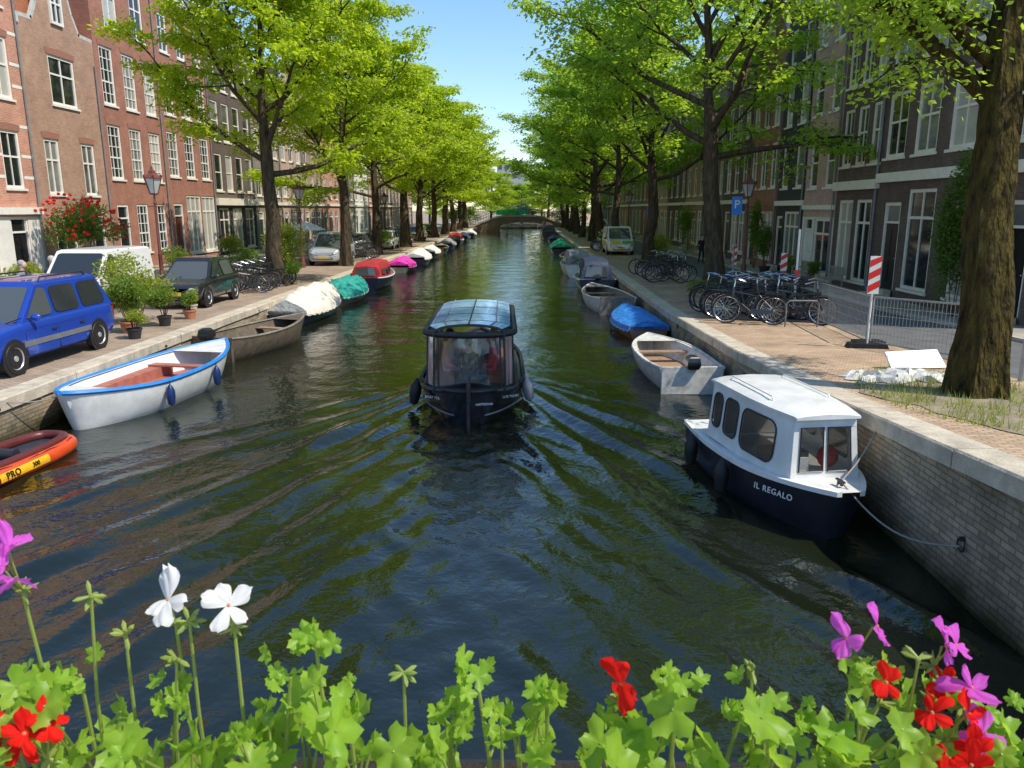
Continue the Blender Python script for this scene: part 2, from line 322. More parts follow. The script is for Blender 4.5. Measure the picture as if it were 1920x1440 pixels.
# ---------------------------------------------------------------- houses
WC={}
def window_meshes(w,h,style,tm):
    k=(round(w,2),round(h,2),style,tm.name)
    if k in WC: return WC[k]
    mb=MB(); fw=.09 if h<1.2 else .12
    mb.box(-w/2,-w/2+fw,-.05,.05,0,h); mb.box(w/2-fw,w/2,-.05,.05,0,h); mb.box(-w/2+fw,w/2-fw,-.05,.05,0,fw); mb.box(-w/2+fw,w/2-fw,-.05,.05,h-fw,h)
    def vbar(x,z0,z1,t=.05): mb.box(x-t/2,x+t/2,-.03,.03,z0,z1)
    def hbar(z,t=.06,x0=-w/2+fw,x1=w/2-fw): mb.box(x0,x1,-.034,.034,z-t/2,z+t/2)
    if style=='plain': hbar(h*.5,.07)
    elif style=='sash': hbar(h*.55,.08); vbar(0,fw,h-fw,.04)
    elif style=='cross': hbar(h*.62,.08); vbar(0,fw,h*.62-.04,.08); vbar(0,h*.62+.04,h-fw,.08)
    elif style=='grid':
        for i in (1,2): vbar(-w/2+w*i/3,fw,h-fw,.04)
        for i in range(1,5): hbar(h*i/5,.08 if i==2 else .04)
    elif style=='shop':
        hbar(h*.72,.1); n=max(2,round(w/.8))
        for i in range(1,n): vbar(-w/2+w*i/n,fw,h*.72-.05,.08); vbar(-w/2+w*i/n,h*.72+.05,h-fw,.08)
    f=mb.mesh('window',tm,False); p=MB().add([(-w/2+fw/2,.0,fw/2),(w/2-fw/2,.0,fw/2),(w/2-fw/2,.0,h-fw/2),(-w/2+fw/2,.0,h-fw/2)],[(0,1,2,3)]).mesh('pane',GLASS,False)
    s=MB().box(-w/2-.08,w/2+.08,-.075,-.003,-.1,-.005).mesh('sill',tm,False)
    WC[k]=(f,p,s); return WC[k]
LINT=M('brick_lintel',(.36,.16,.11),.85,var=.3,vs=20)
def put_window(root,x,z,w,h,style,tm,rec=.09,lint=None):
    f,p,s=window_meshes(w,h,style,tm); o=obj('window',f,root,(x,rec,z)); obj('pane',p,o,(0,.01,0)); obj('sill',s,o,(0,-rec,0))
    if lint:
        k=('l',round(w,2),lint.name)
        if k not in WC: WC[k]=MB().prism([(-w/2-.06,0),(w/2+.06,0),(w/2+.16,.26),(0,.31),(-w/2-.16,.26)],-.018,-.003).mesh('lintel',lint,False)
        obj('lintel',WC[k],o,(0,-rec,h+.002))
def put_door(root,x,w,h,z0,dm,tm):
    o=MB(); o.box(-w/2+.1,w/2-.1,-.02,.03,0,h*.76); 
    for (a,b_) in ((.08,.32),(.38,.7)):
        for sx in (-1,1): o.box(sx*w*.19-w*.13,sx*w*.19+w*.13,-.04,-.021,h*a,h*b_)
    d=o.build('door',dm,root,(x,.12,z0),smooth=False)
    fr=MB(); fr.box(-w/2,-w/2+.1,-.07,.07,0,h); fr.box(w/2-.1,w/2,-.07,.07,0,h); fr.box(-w/2+.1,w/2-.1,-.07,.07,h-.12,h); fr.box(-w/2+.1,w/2-.1,-.06,.06,h*.76,h*.76+.08)
    fr.build('door_frame',tm,d,(0,-.02,0),smooth=False)
    MB().box(-w/2+.1,w/2-.1,0,.01,h*.76+.08,h-.12).build('transom_light',GLASS,d,smooth=False)
    MB().ball((w/2-.22,-.06,h*.36),.03).build('door_knob',CHROME,d)
    if z0>.15:
        st=MB(); n=max(1,round(z0/.18))
        for i in range(n): st.box(-w/2-.1,w/2+.1,-.25*(n-i)-.1,-.1-.25*(n-i-1),0,z0*(i+1)/n)
        st.build('stoop',STONE,root,(x,0,0),smooth=False)
TILE=M('roof_tile',(.46,.17,.08),.8,var=.5,vs=14,bump=.6,bs=16); SLATE=M('roof_slate',(.06,.062,.068),.7,var=.4,vs=10,bump=.4,bs=14)
def house(label,side,y0,y1,wm,rows,h,gable='flat',tm=WHITE,door=None,dm=None,stripes=None,band=None,ground=None,group=None,roofm=None,zoff=0.0,dz0=.36,lint=None):
    W=y1-y0-.03
    zg=(zr if side>0 else zl)((y0+y1)/2)+.03
    loc=(FR+zoff,y1-.015,zg) if side>0 else (FL-zoff,y0+.015,zg)
    root=thing('canal_house',label,'house',loc,R(-90 if side>0 else 90),kind=None)
    ops=[]
    for r in rows:
        z0,z1,n,ww,st=r[:5]; cs=r[5] if len(r)>5 else [(i+.5)/n for i in range(n)]
        for c in cs: ops.append((c*W-ww/2,c*W+ww/2,z0,z1,st,ww))
    if door:
        for dc,dw,dh in door: ops.append((dc*W-dw/2,dc*W+dw/2,dz0,dz0+dh,'door',dw))
    us=sorted(set([0,W]+[round(o[i],3) for o in ops for i in (0,1)])); zs=sorted(set([0,h]+[round(o[i],3) for o in ops for i in (2,3)]))
    mb=MB()
    for a,b_ in zip(us,us[1:]):
        for c,d in zip(zs,zs[1:]):
            cu,cz=(a+b_)/2,(c+d)/2
            if any(o[0]<cu<o[1] and o[2]<cz<o[3] for o in ops): continue
            mi=1 if (ground and cz<ground[0]) else 0
            mb.add([(a,0,c),(b_,0,c),(b_,0,d),(a,0,d)],[(0,1,2,3)],mi)
    for o in ops:
        a,b_,c,d=o[:4]; e=.22
        mb.add([(a,0,c),(b_,0,c),(b_,0,d),(a,0,d),(a,e,c),(b_,e,c),(b_,e,d),(a,e,d)],[(0,4,5,1),(1,5,6,2),(2,6,7,3),(3,7,4,0)],0)
    D=9
    mb.add([(0,0,0),(W,0,0),(W,0,h),(0,0,h),(0,D,0),(W,D,0),(W,D,h),(0,D,h)],[(0,3,7,4),(1,5,6,2),(4,7,6,5),(3,2,6,7)],0)
    gw=[wm,ground[1]] if ground else [wm,wm]
    mb.build('wall',gw,root,smooth=False)
    for o in ops:
        if o[4]=='door': put_door(root,(o[0]+o[1])/2,o[5],o[3]-o[2],o[2],dm or M('dark_green_door',(.012,.03,.02),.35),tm)
        else: put_window(root,(o[0]+o[1])/2,o[2],o[5],o[3]-o[2],o[4],tm,lint=lint if (lint and o[2]>3.5) else None)
    rm=roofm or SLATE
    if gable=='flat':
        c=MB(); c.box(-.0,W,-.34,-.003,h-.12,h+.05); c.box(0,W,-.24,-.003,h-.28,-.12+h-.002); c.box(.0,W,-.08,-.003,h-.75,h-.282)
        n=max(3,int(W/1.0))
        for i in range(n+1):
            x=.12+(W-.24)*i/n; c.box(x-.07,x+.07,-.22,-.081,h-.62,h-.283)
        c.build('cornice',tm,root,smooth=False)
        r=MB(); r.loft([[(0,.2,h+.06),(W,.2,h+.06),(W,8,h+.06),(0,8,h+.06)],[(0,1.6,h+1.6),(W,1.6,h+1.6),(W,6.5,h+1.6),(0,6.5,h+1.6)]]); rf=r.build('roof',rm,root,smooth=False)
        MB().box(W*.8-.4,W*.8+.4,3,3.6,h+1.2,h+2.9).build('chimney',wm,rf,smooth=False)
    else:
        hh=h+W*.62
        if gable=='neck': pts=[(0,h),(W,h),(W,h+.3),(W*.80,h+.35),(W*.72,h+1.2),(W*.68,h+2.0),(W*.68,hh),(W*.6,hh+.3),(W*.5,hh+.55),(W*.4,hh+.3),(W*.32,hh),(W*.32,h+2.0),(W*.28,h+1.2),(W*.2,h+.35),(0,h+.3)]
        elif gable=='spout': pts=[(0,h),(W,h),(W*.62,hh-.3),(W*.62,hh+.3),(W*.38,hh+.3),(W*.38,hh-.3)]
        else: pts=[(0,h),(W,h),(W*.97,h+.4),(W*.86,h+.8),(W*.78,h+1.6),(W*.72,h+2.5),(W*.64,hh),(W*.56,hh+.5),(W*.44,hh+.5),(W*.36,hh),(W*.28,h+2.5),(W*.22,h+1.6),(W*.14,h+.8),(.03*W,h+.4)]
        MB().prism(pts,.003,.35).build('gable',wm,root,(0,0,.002),smooth=False)
        c=MB(); q=pts[2:]+[pts[0]]
        for a,b_ in zip(q,q[1:]): c.bar((a[0],.1,a[1]),(b_[0],.1,b_[1]),.16,.34)
        c.build('gable_coping',M('gable_stone',(.55,.55,.52),.7,var=.3),root,smooth=False)
        MB().prism([(0,h),(W,h),(W/2,hh-.1)],.36,9).build('roof',rm,root,(0,0,.003),smooth=False)
        f,p,s=window_meshes(.95,1.5,'cross',tm); wo=obj('window',f,root,(W/2,-.05,h+.5)); obj('pane',p,wo,(0,.04,0))
        b_=MB(); b_.bar((W/2,.2,hh-.4),(W/2,-1.0,hh-.4),.16,.2); b_.tube([(W/2,-.85,hh-.5),(W/2,-.85,hh-.75)],.03); b_.build('hoist_beam',DARK,root,smooth=False)
    if stripes:
        for z in stripes:
            cuts=sorted([(o[0]-.02,o[1]+.02) for o in ops if o[2]-.02<z+.13 and o[3]+.02>z]); x=0
            for a,b_ in cuts+[(W,W)]:
                if a-x>.05: MB().box(x,a,-.012,-.003,z,z+.13).build('stone_band',WHITE,root,smooth=False)
                x=b_
    if band:
        s=MB()
        for z,t,dp in band: s.box(0,W,-dp,-.003,z,z+t)
        s.build('fascia',tm,root,smooth=False)
    pp=MB(); pp.tube([(W-.15,-.07,.2),(W-.15,-.07,h-.8)],.05,8); pp.build('drain_pipe',M('lead_pipe',(.22,.22,.22),.6),root)
    return root
BR_RED=brick('red_brick',(.66,.25,.15),(.50,.175,.11),(.52,.42,.33),dirt=.25)
BR_BRN=brick('brown_brick',(.50,.27,.175),(.38,.20,.13),(.4,.32,.25),dirt=.3)
BR_MAR=brick('maroon_brick',(.47,.17,.105),(.36,.125,.08),(.32,.23,.18),dirt=.3)
BR_DRK=brick('dark_brick',(.17,.112,.09),(.115,.076,.062),(.17,.14,.115),dirt=.35)
BR_PNK=brick('pink_brick',(.60,.37,.28),(.48,.285,.21),(.5,.43,.36),dirt=.25)
BR_GRY=brick('grey_brick',(.35,.29,.23),(.25,.21,.17),(.28,.245,.2),dirt=.3)
BR_BLK=M('black_paint_wall',(.045,.045,.047),.7,var=.3); PLAST=M('white_plaster',(.78,.76,.70),.75,var=.2,vs=1.5)
D_BLK=M('black_door',(.015,.015,.017),.3); D_RED=M('brown_door',(.15,.04,.025),.35); D_GRN=M('green_door',(.018,.05,.03),.35); D_BLU=M('blue_door',(.03,.06,.13),.35)
DG=M('dark_frame_paint',(.02,.028,.024),.4)
house('red brick house with white stone bands at the left edge of the photo',-1,26.5,35.4,BR_RED,[(4.2,6.6,3,1.25,'sash'),(7.9,10.4,3,1.25,'sash'),(11.6,13.9,3,1.2,'sash'),(.7,2.9,1,1.5,'shop',[.55])],15.0,'flat',door=[(.82,1.2,2.9),(.18,1.2,2.9)],dm=D_BLK,stripes=[4.6,5.5,6.75,8.4,9.3,10.55,12.0,13.0],band=[(3.1,.3,.16)],ground=(3.1,PLAST),dz0=.1,lint=LINT)
house('plain brown brick house with grey scroll gable beside the striped house',-1,35.4,41.5,BR_BRN,[(4.0,6.5,2,1.15,'cross',[.24,.74]),(8.1,10.3,1,2.1,'cross',[.5]),(.9,2.9,1,1.7,'shop',[.3])],11.2,'neck',door=[(.78,1.1,2.7)],dm=D_BLK,roofm=TILE,lint=LINT)
house('tall maroon brick house with three columns of small paned windows',-1,41.5,48.4,BR_MAR,[(4.9,7.7,3,1.3,'grid'),(8.7,11.6,3,1.3,'grid'),(12.6,15.2,2,1.4,'cross',[.3,.72]),(.9,3.6,2,1.3,'grid',[.5,.82])],17,'neck',door=[(.18,1.2,3.2)],dm=D_BLK,roofm=TILE,lint=LINT)
house('maroon brick house with tall white shop windows behind the first left tree',-1,48.4,55.7,BR_MAR,[(.5,4.2,2,2.2,'shop',[.5,.83]),(5.3,8.0,3,1.4,'grid'),(9.0,11.6,3,1.4,'grid'),(12.6,14.8,3,1.2,'cross')],16.5,'flat',door=[(.17,1.3,3.3)],dm=D_RED)
house('dark brick house with black shopfront and cream cornice behind left trunk',-1,55.7,64,BR_DRK,[(.4,3.4,3,1.9,'shop',[.18,.5,.82]),(4.6,7.2,4,1.3,'plain'),(8.1,10.8,4,1.3,'plain'),(11.6,13.6,4,1.2,'plain')],15,'flat',CREAM,band=[(3.6,.5,.25)],ground=(3.5,BR_BLK))
specL=[(71,BR_GRY,'grey brick house with cream frames past the dark shopfront','flat',14),(78,BR_PNK,'pink brick house behind the left lamp and parasol','bell',12),(85,BR_BRN,'brown brick house past the pink gable house','flat',15),(93,BR_RED,'red brick flat cornice house behind the silver van','flat',13.5),(101,BR_GRY,'grey brick gable house behind the dark parked car','neck',11.5),(110,PLAST,'white plastered house far along the left bank','flat',12.5),(119,BR_MAR,'maroon house beyond the white plastered house on the left','bell',12),(129,BR_DRK,'dark house well down the left bank','flat',14),(140,BR_PNK,'pink house second from the left end of the far bridge','flat',13),(152,BR_BRN,'brown house nearest the left end of the far bridge','neck',12)]
y=64
for y1,bm,lab,g,hh in specL:
    house(lab,-1,y,y1,bm,[(.6,3.2,2,1.6,'shop',[.5,.8]),(4.4,6.6,3,1.25,'sash'),(7.6,9.8,3,1.25,'sash')]+([(10.6,12.2,3,1.1,'plain')] if hh>13 else []),hh,g,CREAM if bm in(BR_DRK,BR_GRY) else WHITE,door=[(.18,1.2,2.8)],dm=rnd.choice([D_BLK,D_GRN,D_RED]),band=[(3.65,.25,.15)]); y=y1
house('wide near black brick house with cream framed sash windows on the right bank',1,20.5,31,BR_DRK,[(.5,4.0,2,1.9,'shop',[.32,.62]),(5.2,7.5,4,1.55,'sash',[.09,.3,.52,.8]),(8.3,10.7,4,1.55,'sash',[.09,.3,.52,.8]),(11.5,13.4,4,1.4,'sash',[.09,.3,.52,.8])],14.6,'flat',CREAM,door=[(.12,1.3,3.2),(.84,1.3,3.2)],dm=D_BLK,band=[(4.3,.34,.2)])
house('narrow black brick house with three slim sash windows per floor',1,31,35.2,BR_DRK,[(.4,3.7,2,1.45,'shop',[.27,.7]),(5.1,7.4,3,1.0,'sash'),(8.3,10.6,3,1.0,'sash'),(11.4,13.2,3,.95,'sash')],14.2,'flat',CREAM,band=[(4.1,.36,.22)])
house('pale red brick house with white ground floor between two black fronts',1,35.2,39.2,BR_PNK,[(.4,2.9,1,2.0,'shop',[.66]),(4.3,6.6,2,1.0,'plain'),(7.6,9.8,2,1.0,'plain'),(10.6,12.3,2,.9,'plain')],13.2,'flat',WHITE,door=[(.2,1.05,2.6)],dm=PLAST,ground=(3.3,PLAST),band=[(3.3,.2,.1)])
house('black painted house with white sashes left of the pale brick house',1,39.2,43.4,BR_BLK,[(.5,3.2,1,2.2,'shop',[.6]),(4.4,6.6,2,1.0,'plain'),(7.5,9.7,2,1.0,'plain'),(10.5,12.2,2,.9,'plain')],14,'flat',CREAM,door=[(.15,.95,2.6)],dm=D_BLK,band=[(3.5,.25,.15)])
house('brown brick house with white cross windows behind the right lamp',1,43.4,49,BR_MAR,[(.6,3.2,1,2.4,'shop',[.66]),(4.5,6.9,3,1.2,'cross'),(7.8,10.2,3,1.2,'cross')],12,'bell',WHITE,door=[(.18,1.1,2.7)],dm=D_GRN)
specR=[(55,BR_DRK,'dark brick house behind the blue parking sign','flat',14),(61,BR_GRY,'grey brick house behind the second right tree trunk','flat',13),(68,BR_BRN,'brown brick gable house behind the dark walking person','neck',11),(76,BR_DRK,'dark house with cream frames past the brown gable house on the right','flat',14),(84,BR_PNK,'pale pink house midway down the right bank','flat',13),(93,BR_MAR,'maroon house midway down the right bank','bell',12),(103,BR_GRY,'grey house beyond the maroon house on the right','flat',13),(114,BR_BRN,'brown house far down the right bank','flat',14),(126,PLAST,'white plastered house far down the right bank','flat',12),(139,BR_DRK,'dark house second from the right end of the far bridge','neck',12),(152,BR_RED,'red house nearest the right end of the far bridge','flat',13)]
y=49
for y1,bm,lab,g,hh in specR:
    house(lab,1,y,y1,bm,[(.6,3.2,2,1.6,'shop',[.5,.8]),(4.4,6.6,3,1.2,'sash'),(7.6,9.8,3,1.2,'sash')]+([(10.6,12.2,3,1.0,'plain')] if g=='flat' and hh>13 else []),hh,g,CREAM,door=[(.18,1.2,2.8)],dm=rnd.choice([D_BLK,D_GRN,D_BLU]),band=[(3.65,.25,.15)]); y=y1
# ---------------------------------------------------------------- trees
def quads_mesh(name,pos,nrm,size,mat,rs,asp=.62,fold=.15):
    n=len(pos); nrm=nrm/np.linalg.norm(nrm,axis=1)[:,None]; r=rs.normal(size=(n,3)); a=np.cross(nrm,r); a/=np.linalg.norm(a,axis=1)[:,None]; b=np.cross(nrm,a)
    s=size[:,None]
    v=np.stack([pos-a*s,pos-b*s*asp+nrm*s*fold,pos+a*s,pos+b*s*asp+nrm*s*fold],1).reshape(-1,3)
    me=bpy.data.meshes.new(name); me.vertices.add(4*n); me.vertices.foreach_set('co',v.astype(np.float32).ravel()); me.loops.add(4*n); me.loops.foreach_set('vertex_index',np.arange(4*n,dtype=np.int32))
    me.polygons.add(n); me.polygons.foreach_set('loop_start',np.arange(0,4*n,4,dtype=np.int32)); me.update(calc_edges=True); me.materials.append(mat); return me
def make_tree(seed,Ht,CR,r0,fork,per,ls,lm,bm,lean=(0,0),nl=15,droop=.0,flare=1.0,limbs=(),keep=.8):
    rr=random.Random(seed); rs=np.random.RandomState(seed); mb=MB(); tips=[]
    def rv(s): return Vector((rr.gauss(0,s),rr.gauss(0,s),rr.gauss(0,s)))
    def grow(p,d,L,r,lev):
        n=6 if lev<3 else 4; pts=[p.copy()]; dd=d.copy()
        upv={1:.08,2:.0,3:-.12-droop}[lev]
        for i in range(n):
            dd=(dd+rv(.13 if lev<3 else .2)+Vector((0,0,upv))).normalized(); p=p+dd*L/n; pts.append(p.copy())
        mb.tube(pts,[max(r*(1-.82*i/n),.006) for i in range(n+1)],n={1:7,2:5,3:3}[lev],cap=False)
        if lev==1: tips.extend(pts[-2:])
        else: tips.extend(pts[2 if lev==2 else 1:])
        if lev<3:
            k=7 if lev==1 else 4
            for c in range(k):
                f=.22+.78*(c+rr.random())/k; i=min(int(f*n),n-1); q=pts[i].lerp(pts[i+1],f*n-i) if f*n-i<1 else pts[-1]
                t=(pts[i+1]-pts[i]).normalized(); s=Vector((t.y,-t.x,0)); s=s.normalized() if s.length>.01 else Vector((1,0,0))
                sg=1 if c%2 else -1; nd=(t*.55+s*sg*rr.uniform(.5,1.1)+Vector((0,0,rr.uniform(-.3,.35)))).normalized()
                grow(q,nd,L*rr.uniform(.34,.5)*(1.05-.35*f),r*(.5-.2*f),lev+1)
    pts=[Vector((0,0,-.25)),Vector((0,0,0))]; n=9; p=Vector((0,0,0)); 
    for i in range(n):
        p=p+Vector((lean[0]/n+rr.gauss(0,.09),lean[1]/n+rr.gauss(0,.09),Ht*.86/n)); pts.append(p.copy())
    rad=[r0*(1+.5*flare),r0*(1+.32*flare)]+[r0*(1.0-.1*i)*(1 if i<4 else .8) for i in range(n)]
    dense=[];dr=[]
    for i in range(len(pts)-1):
        for k in range(6):
            f=k/6; dense.append(pts[i].lerp(pts[i+1],f)); dr.append(rad[i]*(1-f)+rad[i+1]*f)
    dense.append(pts[-1]); dr.append(rad[-1]); rings=[]; K=26
    for i,(q,r) in enumerate(zip(dense,dr)):
        zz=q.z; fl=max(0,1-zz/.9)
        rings.append([(q.x+r*math.cos(2*pi*j/K)*(1+(.06+.22*fl*flare)*math.sin(5*2*pi*j/K+seed+.25*zz)+.06*math.sin(11*2*pi*j/K+zz*1.3)+rr.uniform(-.04,.04)),q.y+r*math.sin(2*pi*j/K)*(1+(.06+.22*fl*flare)*math.sin(5*2*pi*j/K+seed+.25*zz)+.06*math.sin(11*2*pi*j/K+zz*1.3)+rr.uniform(-.04,.04)),zz) for j in range(K)])
    mb.loft(rings,True,False,False)
    for i in range(6):
        a=2*pi*i/6+rr.random(); mb.tube([(math.cos(a)*r0*.75,math.sin(a)*r0*.75,.35),(math.cos(a)*r0*1.2,math.sin(a)*r0*1.2,.08),(math.cos(a)*r0*1.8,math.sin(a)*r0*1.8,-.12)],[r0*.2,r0*.26*flare,r0*.14],6)
    for (z,a,elv,L,r) in limbs:
        k=z/(Ht*.86)*n+1; j=min(int(k),n); q=pts[j].lerp(pts[min(j+1,n+1)],k-j); grow(q,Vector((math.cos(R(a))*math.cos(R(elv)),math.sin(R(a))*math.cos(R(elv)),math.sin(R(elv)))),L,r,1)
    for i in range(nl):
        f=i/(nl-1); z=fork+(Ht*.84-fork)*f; k=z/(Ht*.86)*n+1; j=min(int(k),n); q=pts[j].lerp(pts[min(j+1,n+1)],k-j)
        a=i*2.4+rr.uniform(-.4,.4); elv=R(20+45*f+rr.uniform(-8,8)); L=CR*(1.0 if f<.4 else 1.0-.58*((f-.4)/.6)**1.4)*rr.uniform(.85,1.1)
        grow(q,Vector((math.cos(a)*math.cos(elv),math.sin(a)*math.cos(elv),math.sin(elv))),L,r0*(.42-.26*f),1)
    T=np.array([tuple(t) for t in tips]); T=T[rs.rand(len(T))<keep]; n=len(T); idx=np.repeat(np.arange(n),per); c=T[idx]
    off=rs.normal(size=(len(idx),3))*np.array([.30,.30,.12]); off[:,2]-=.08
    pos=c+off; nr=rs.normal(size=pos.shape)*.6; nr[:,2]+=1; nr[:,:2]+=off[:,:2]*1.2
    sz=ls*rs.uniform(.55,1.2,len(idx))
    return mb.mesh('trunk',bm,True,60),quads_mesh('crown',pos,nr,sz,lm,rs)
LY=leafmat('elm_leaf_yellow',(.17,.26,.012),(.36,.45,.02),(.64,.80,.03),.7,.54); LG=leafmat('elm_leaf_green',(.13,.23,.018),(.28,.39,.03),(.54,.76,.05),.7,.54)
LD=leafmat('dark_leaf',(.06,.12,.015),(.13,.21,.03),(.22,.36,.04))
TL=[make_tree(11,15.5,6.3,.33,4.8,20,.118,LY,BARK,nl=17),make_tree(12,15.5,6.3,.29,4.4,18,.125,LY,BARK,(.6,-.3),17),make_tree(13,15.5,6.2,.26,4.2,17,.14,LY,BARK,nl=16)]
TR=[make_tree(21,16,7.4,.34,5.3,16,.115,LG,BARK,(-1.2,0),18,keep=.66),make_tree(22,16,7.4,.29,5.0,16,.125,LG,BARK,(-.8,.3),17,keep=.72),make_tree(23,16,7.0,.26,4.4,16,.14,LG,BARK,nl=16)]
TN=make_tree(31,13.5,4.4,.35,6.2,20,.062,LG,BARKM,(.1,.5),12,.1,.6,limbs=((4.3,150,46,3.8,.16),(4.9,185,42,3.6,.13),(5.2,95,30,4.0,.12)),keep=.62)
def tree(ms,x,y,z,rz,label,group,sc=(1,1,1)):
    t=thing('elm_tree',label,'tree',(x,y,z),rz,group,sc); obj('trunk',ms[0],t); obj('crown',ms[1],t); return t
tree(TN,7.08,11.9,zr(11.9),0,'huge mossy trunked tree on the quay at the right edge of the photo','trees along the right quay')
lefts=[(-11.1,34.5,0),(-10.9,47,1),(-11.3,59,2),(-11,71,0),(-11.2,83,1),(-11,95,2),(-11,107,0),(-11,119,1),(-11,131,2),(-11,143,0)]
ordn=['nearest','second','third','fourth','fifth','sixth','seventh','eighth','ninth','tenth','eleventh']
for i,(x,y,k) in enumerate(lefts): tree(TL[k],x,y,ZG,R(40+i*77),'yellow green elm, %s tree of the left quay row'%ordn[i],'trees along the left quay',(1,1,1) if i<2 else (1.18+.02*i,1.18+.02*i,1.0))
rights=[(7.7,31.5,0,10),(7.4,47,1,0),(7.0,60,2,150),(6.9,72,0,20),(7.1,84,1,20),(6.9,96,2,70),(7.1,108,0,-10),(7,120,1,30),(7.1,132,2,260),(7,144,0,0)]
for i,(x,y,k,a) in enumerate(rights): tree(TR[k],x,y,ZG,R(a),'green leaved elm, %s tree of the right quay row from the camera'%ordn[i+1],'trees along the right quay',(1.06,1.06,1) if i<1 else (1.1+.015*i,1.1+.015*i,1.0))
farlab=['bushy tree behind left abutment of the far bridge','tree left of centre behind the far bridge','tree over the middle of the far bridge','tree right of centre behind the far bridge','tree behind right abutment of the far bridge','leftmost tree beyond the far bridge','rightmost tree beyond the far bridge','distant tree in the gap left of the canal axis','distant tree in the gap right of the canal axis']
for i,(x,y) in enumerate([(-13,166),(-8,178),(-1,190),(5,178),(10,166),(-22,180),(20,182),(-5,205),(4,205)]):
    tree(TL[i%3] if i%2 else TR[i%3],x,y,ZG-1.6,i,farlab[i],'trees beyond the far bridge',(1.15,1.15,.66 if i in(2,7) else .85))
# ---------------------------------------------------------------- shrubs
def bush_mesh(seed,rx,ry,h,n,ls,mat,clumps=9):
    rs=np.random.RandomState(seed); pos=[]
    for i in range(clumps):
        a=rs.uniform(0,2*pi); q=rs.uniform(0,.75); c=np.array([rx*q*math.cos(a),ry*q*math.sin(a),h*rs.uniform(.3,.85)]); m=n//clumps
        d=rs.normal(size=(m,3)); d/=np.linalg.norm(d,axis=1)[:,None]; d*=rs.uniform(.5,1.25,(m,1)); pos.append(c+d*np.array([rx,ry,h*.45])*rs.uniform(.28,.5))
    pos=np.concatenate(pos); pos[:,2]=np.maximum(pos[:,2],.03); nr=rs.normal(size=pos.shape)*.7; nr[:,2]+=.8
    return quads_mesh('foliage',pos,nr,ls*rs.uniform(.6,1.2,len(pos)),mat,rs)
SHG=leafmat('shrub_green',(.07,.14,.02),(.18,.26,.035),(.32,.46,.05),3); SHY=leafmat('shrub_yellow',(.16,.23,.02),(.34,.38,.05),(.5,.55,.06),3)
TERRA=M('terracotta',(.5,.19,.1),.8); PETR=M('red_petal',(.85,.015,.012),.5,var=.3,vs=20)
def shrub(label,x,y,z,rx,ry,h,mat=SHG,pot=None,n=1500,ls=.045,seed=None,name='potted_shrub',stemh=0,group=None,clumps=9):
    t=thing(name,label,'plant',(x,y,z),0,group); ph=0
    if pot:
        ph=pot[1]; MB().lathe([(pot[0]*.7,0),(pot[0]*.95,ph*.85),(pot[0]*1.05,ph*.86),(pot[0]*1.05,ph),(pot[0]*.9,ph),(pot[0]*.85,ph*.8)],14).build('pot',pot[2],t)
    obj('foliage',bush_mesh(seed or rnd.randrange(999),rx,ry,h,n,ls,mat,clumps),t,(0,0,ph+stemh))
    s=MB(); rr=random.Random(int(x*100))
    for i in range(6): 
        a=rr.uniform(0,6.3); s.tube([(0.04*math.cos(a),.04*math.sin(a),ph*.8),(rx*.2*math.cos(a),ry*.2*math.sin(a),ph+stemh*.7+h*.2),(rx*.45*math.cos(a),ry*.45*math.sin(a),ph+stemh+h*.6)],[.016,.012,.006],5)
    s.build('stem',BARK,t); return t
z=ZG
shrub('tall loose yellow green shrub between the blue car and the black hatchback',-11.7,22.9,z,1.0,1.3,2.2,SHY,None,5200,.05,1,'garden_shrub',clumps=22)
shrub('broad green shrub in terracotta pot behind the blue car rear wheel',-11.0,21.0,z,.75,.7,1.25,SHG,(.24,.32,TERRA),2800,.045,2,clumps=14)
shrub('round green potted shrub on the quay right of the tall shrub',-10.6,22.3,z,.55,.6,1.0,SHG,(.2,.3,DARK),2000,.04,3)
shrub('small leafy plant in orange pot near the quay edge by the hatchback',-10.5,23.8,z,.35,.35,.55,SHG,(.2,.28,TERRA),900,.035,4)
shrub('low plant in dark tub beside the blue car',-10.35,20.0,z,.35,.35,.5,SHY,(.2,.28,DARK),900,.035,5)
shrub('small spiky plant in pale pot in front of the hatchback',-10.9,24.9,z,.3,.3,.5,SHY,(.18,.32,STONE),700,.035,6)
shrub('tall yellowish shrub around the nearest left tree',-11.6,37.6,z,1.1,1.4,2.8,SHY,None,4600,.06,7,'garden_shrub',clumps=18)
shrub('low green bush at the foot of the nearest left tree',-10.7,35.2,z,.8,1.1,1.1,SHG,None,2200,.05,8,'garden_shrub')
shrub('green hedge bush behind the left bicycles',-13.2,37,z,.9,1.4,1.5,SHG,None,2000,.06,9,'garden_shrub')
shrub('leafy shrub in front of the striped house at the left edge',-19.4,29.5,z,1.1,1.1,1.4,SHY,None,2400,.06,10,'garden_shrub')
shrub('small green bush by the steps of the maroon house',-20.3,45,z,.8,1.4,1.2,SHG,None,1600,.06,11,'garden_shrub')
rb=shrub('climbing rose bush full of red blooms in front of the brown house',-20.2,35.3,z,1.9,1.9,2.3,SHG,None,5200,.07,12,'rose_bush',1.4,clumps=16)
rs=np.random.RandomState(5); mbp=MB()
for i in range(100):
    a=rs.uniform(0,6.28); e=rs.uniform(-.5,1.3); q=1.0+rs.uniform(-.1,.3)
    c=(1.5*q*math.cos(a)*math.cos(e),1.5*q*math.sin(a)*math.cos(e),1.4+1.25+1.15*q*math.sin(e)); mbp.ball(c,.09,.09,.07,6,4)
mbp.build('blossom',PETR,rb)
shrub('ivy like climber covering the wall of the wide black house',13.0,23.6,z,.6,1.0,5.2,LD,None,7500,.06,13,'climbing_plant',clumps=20)
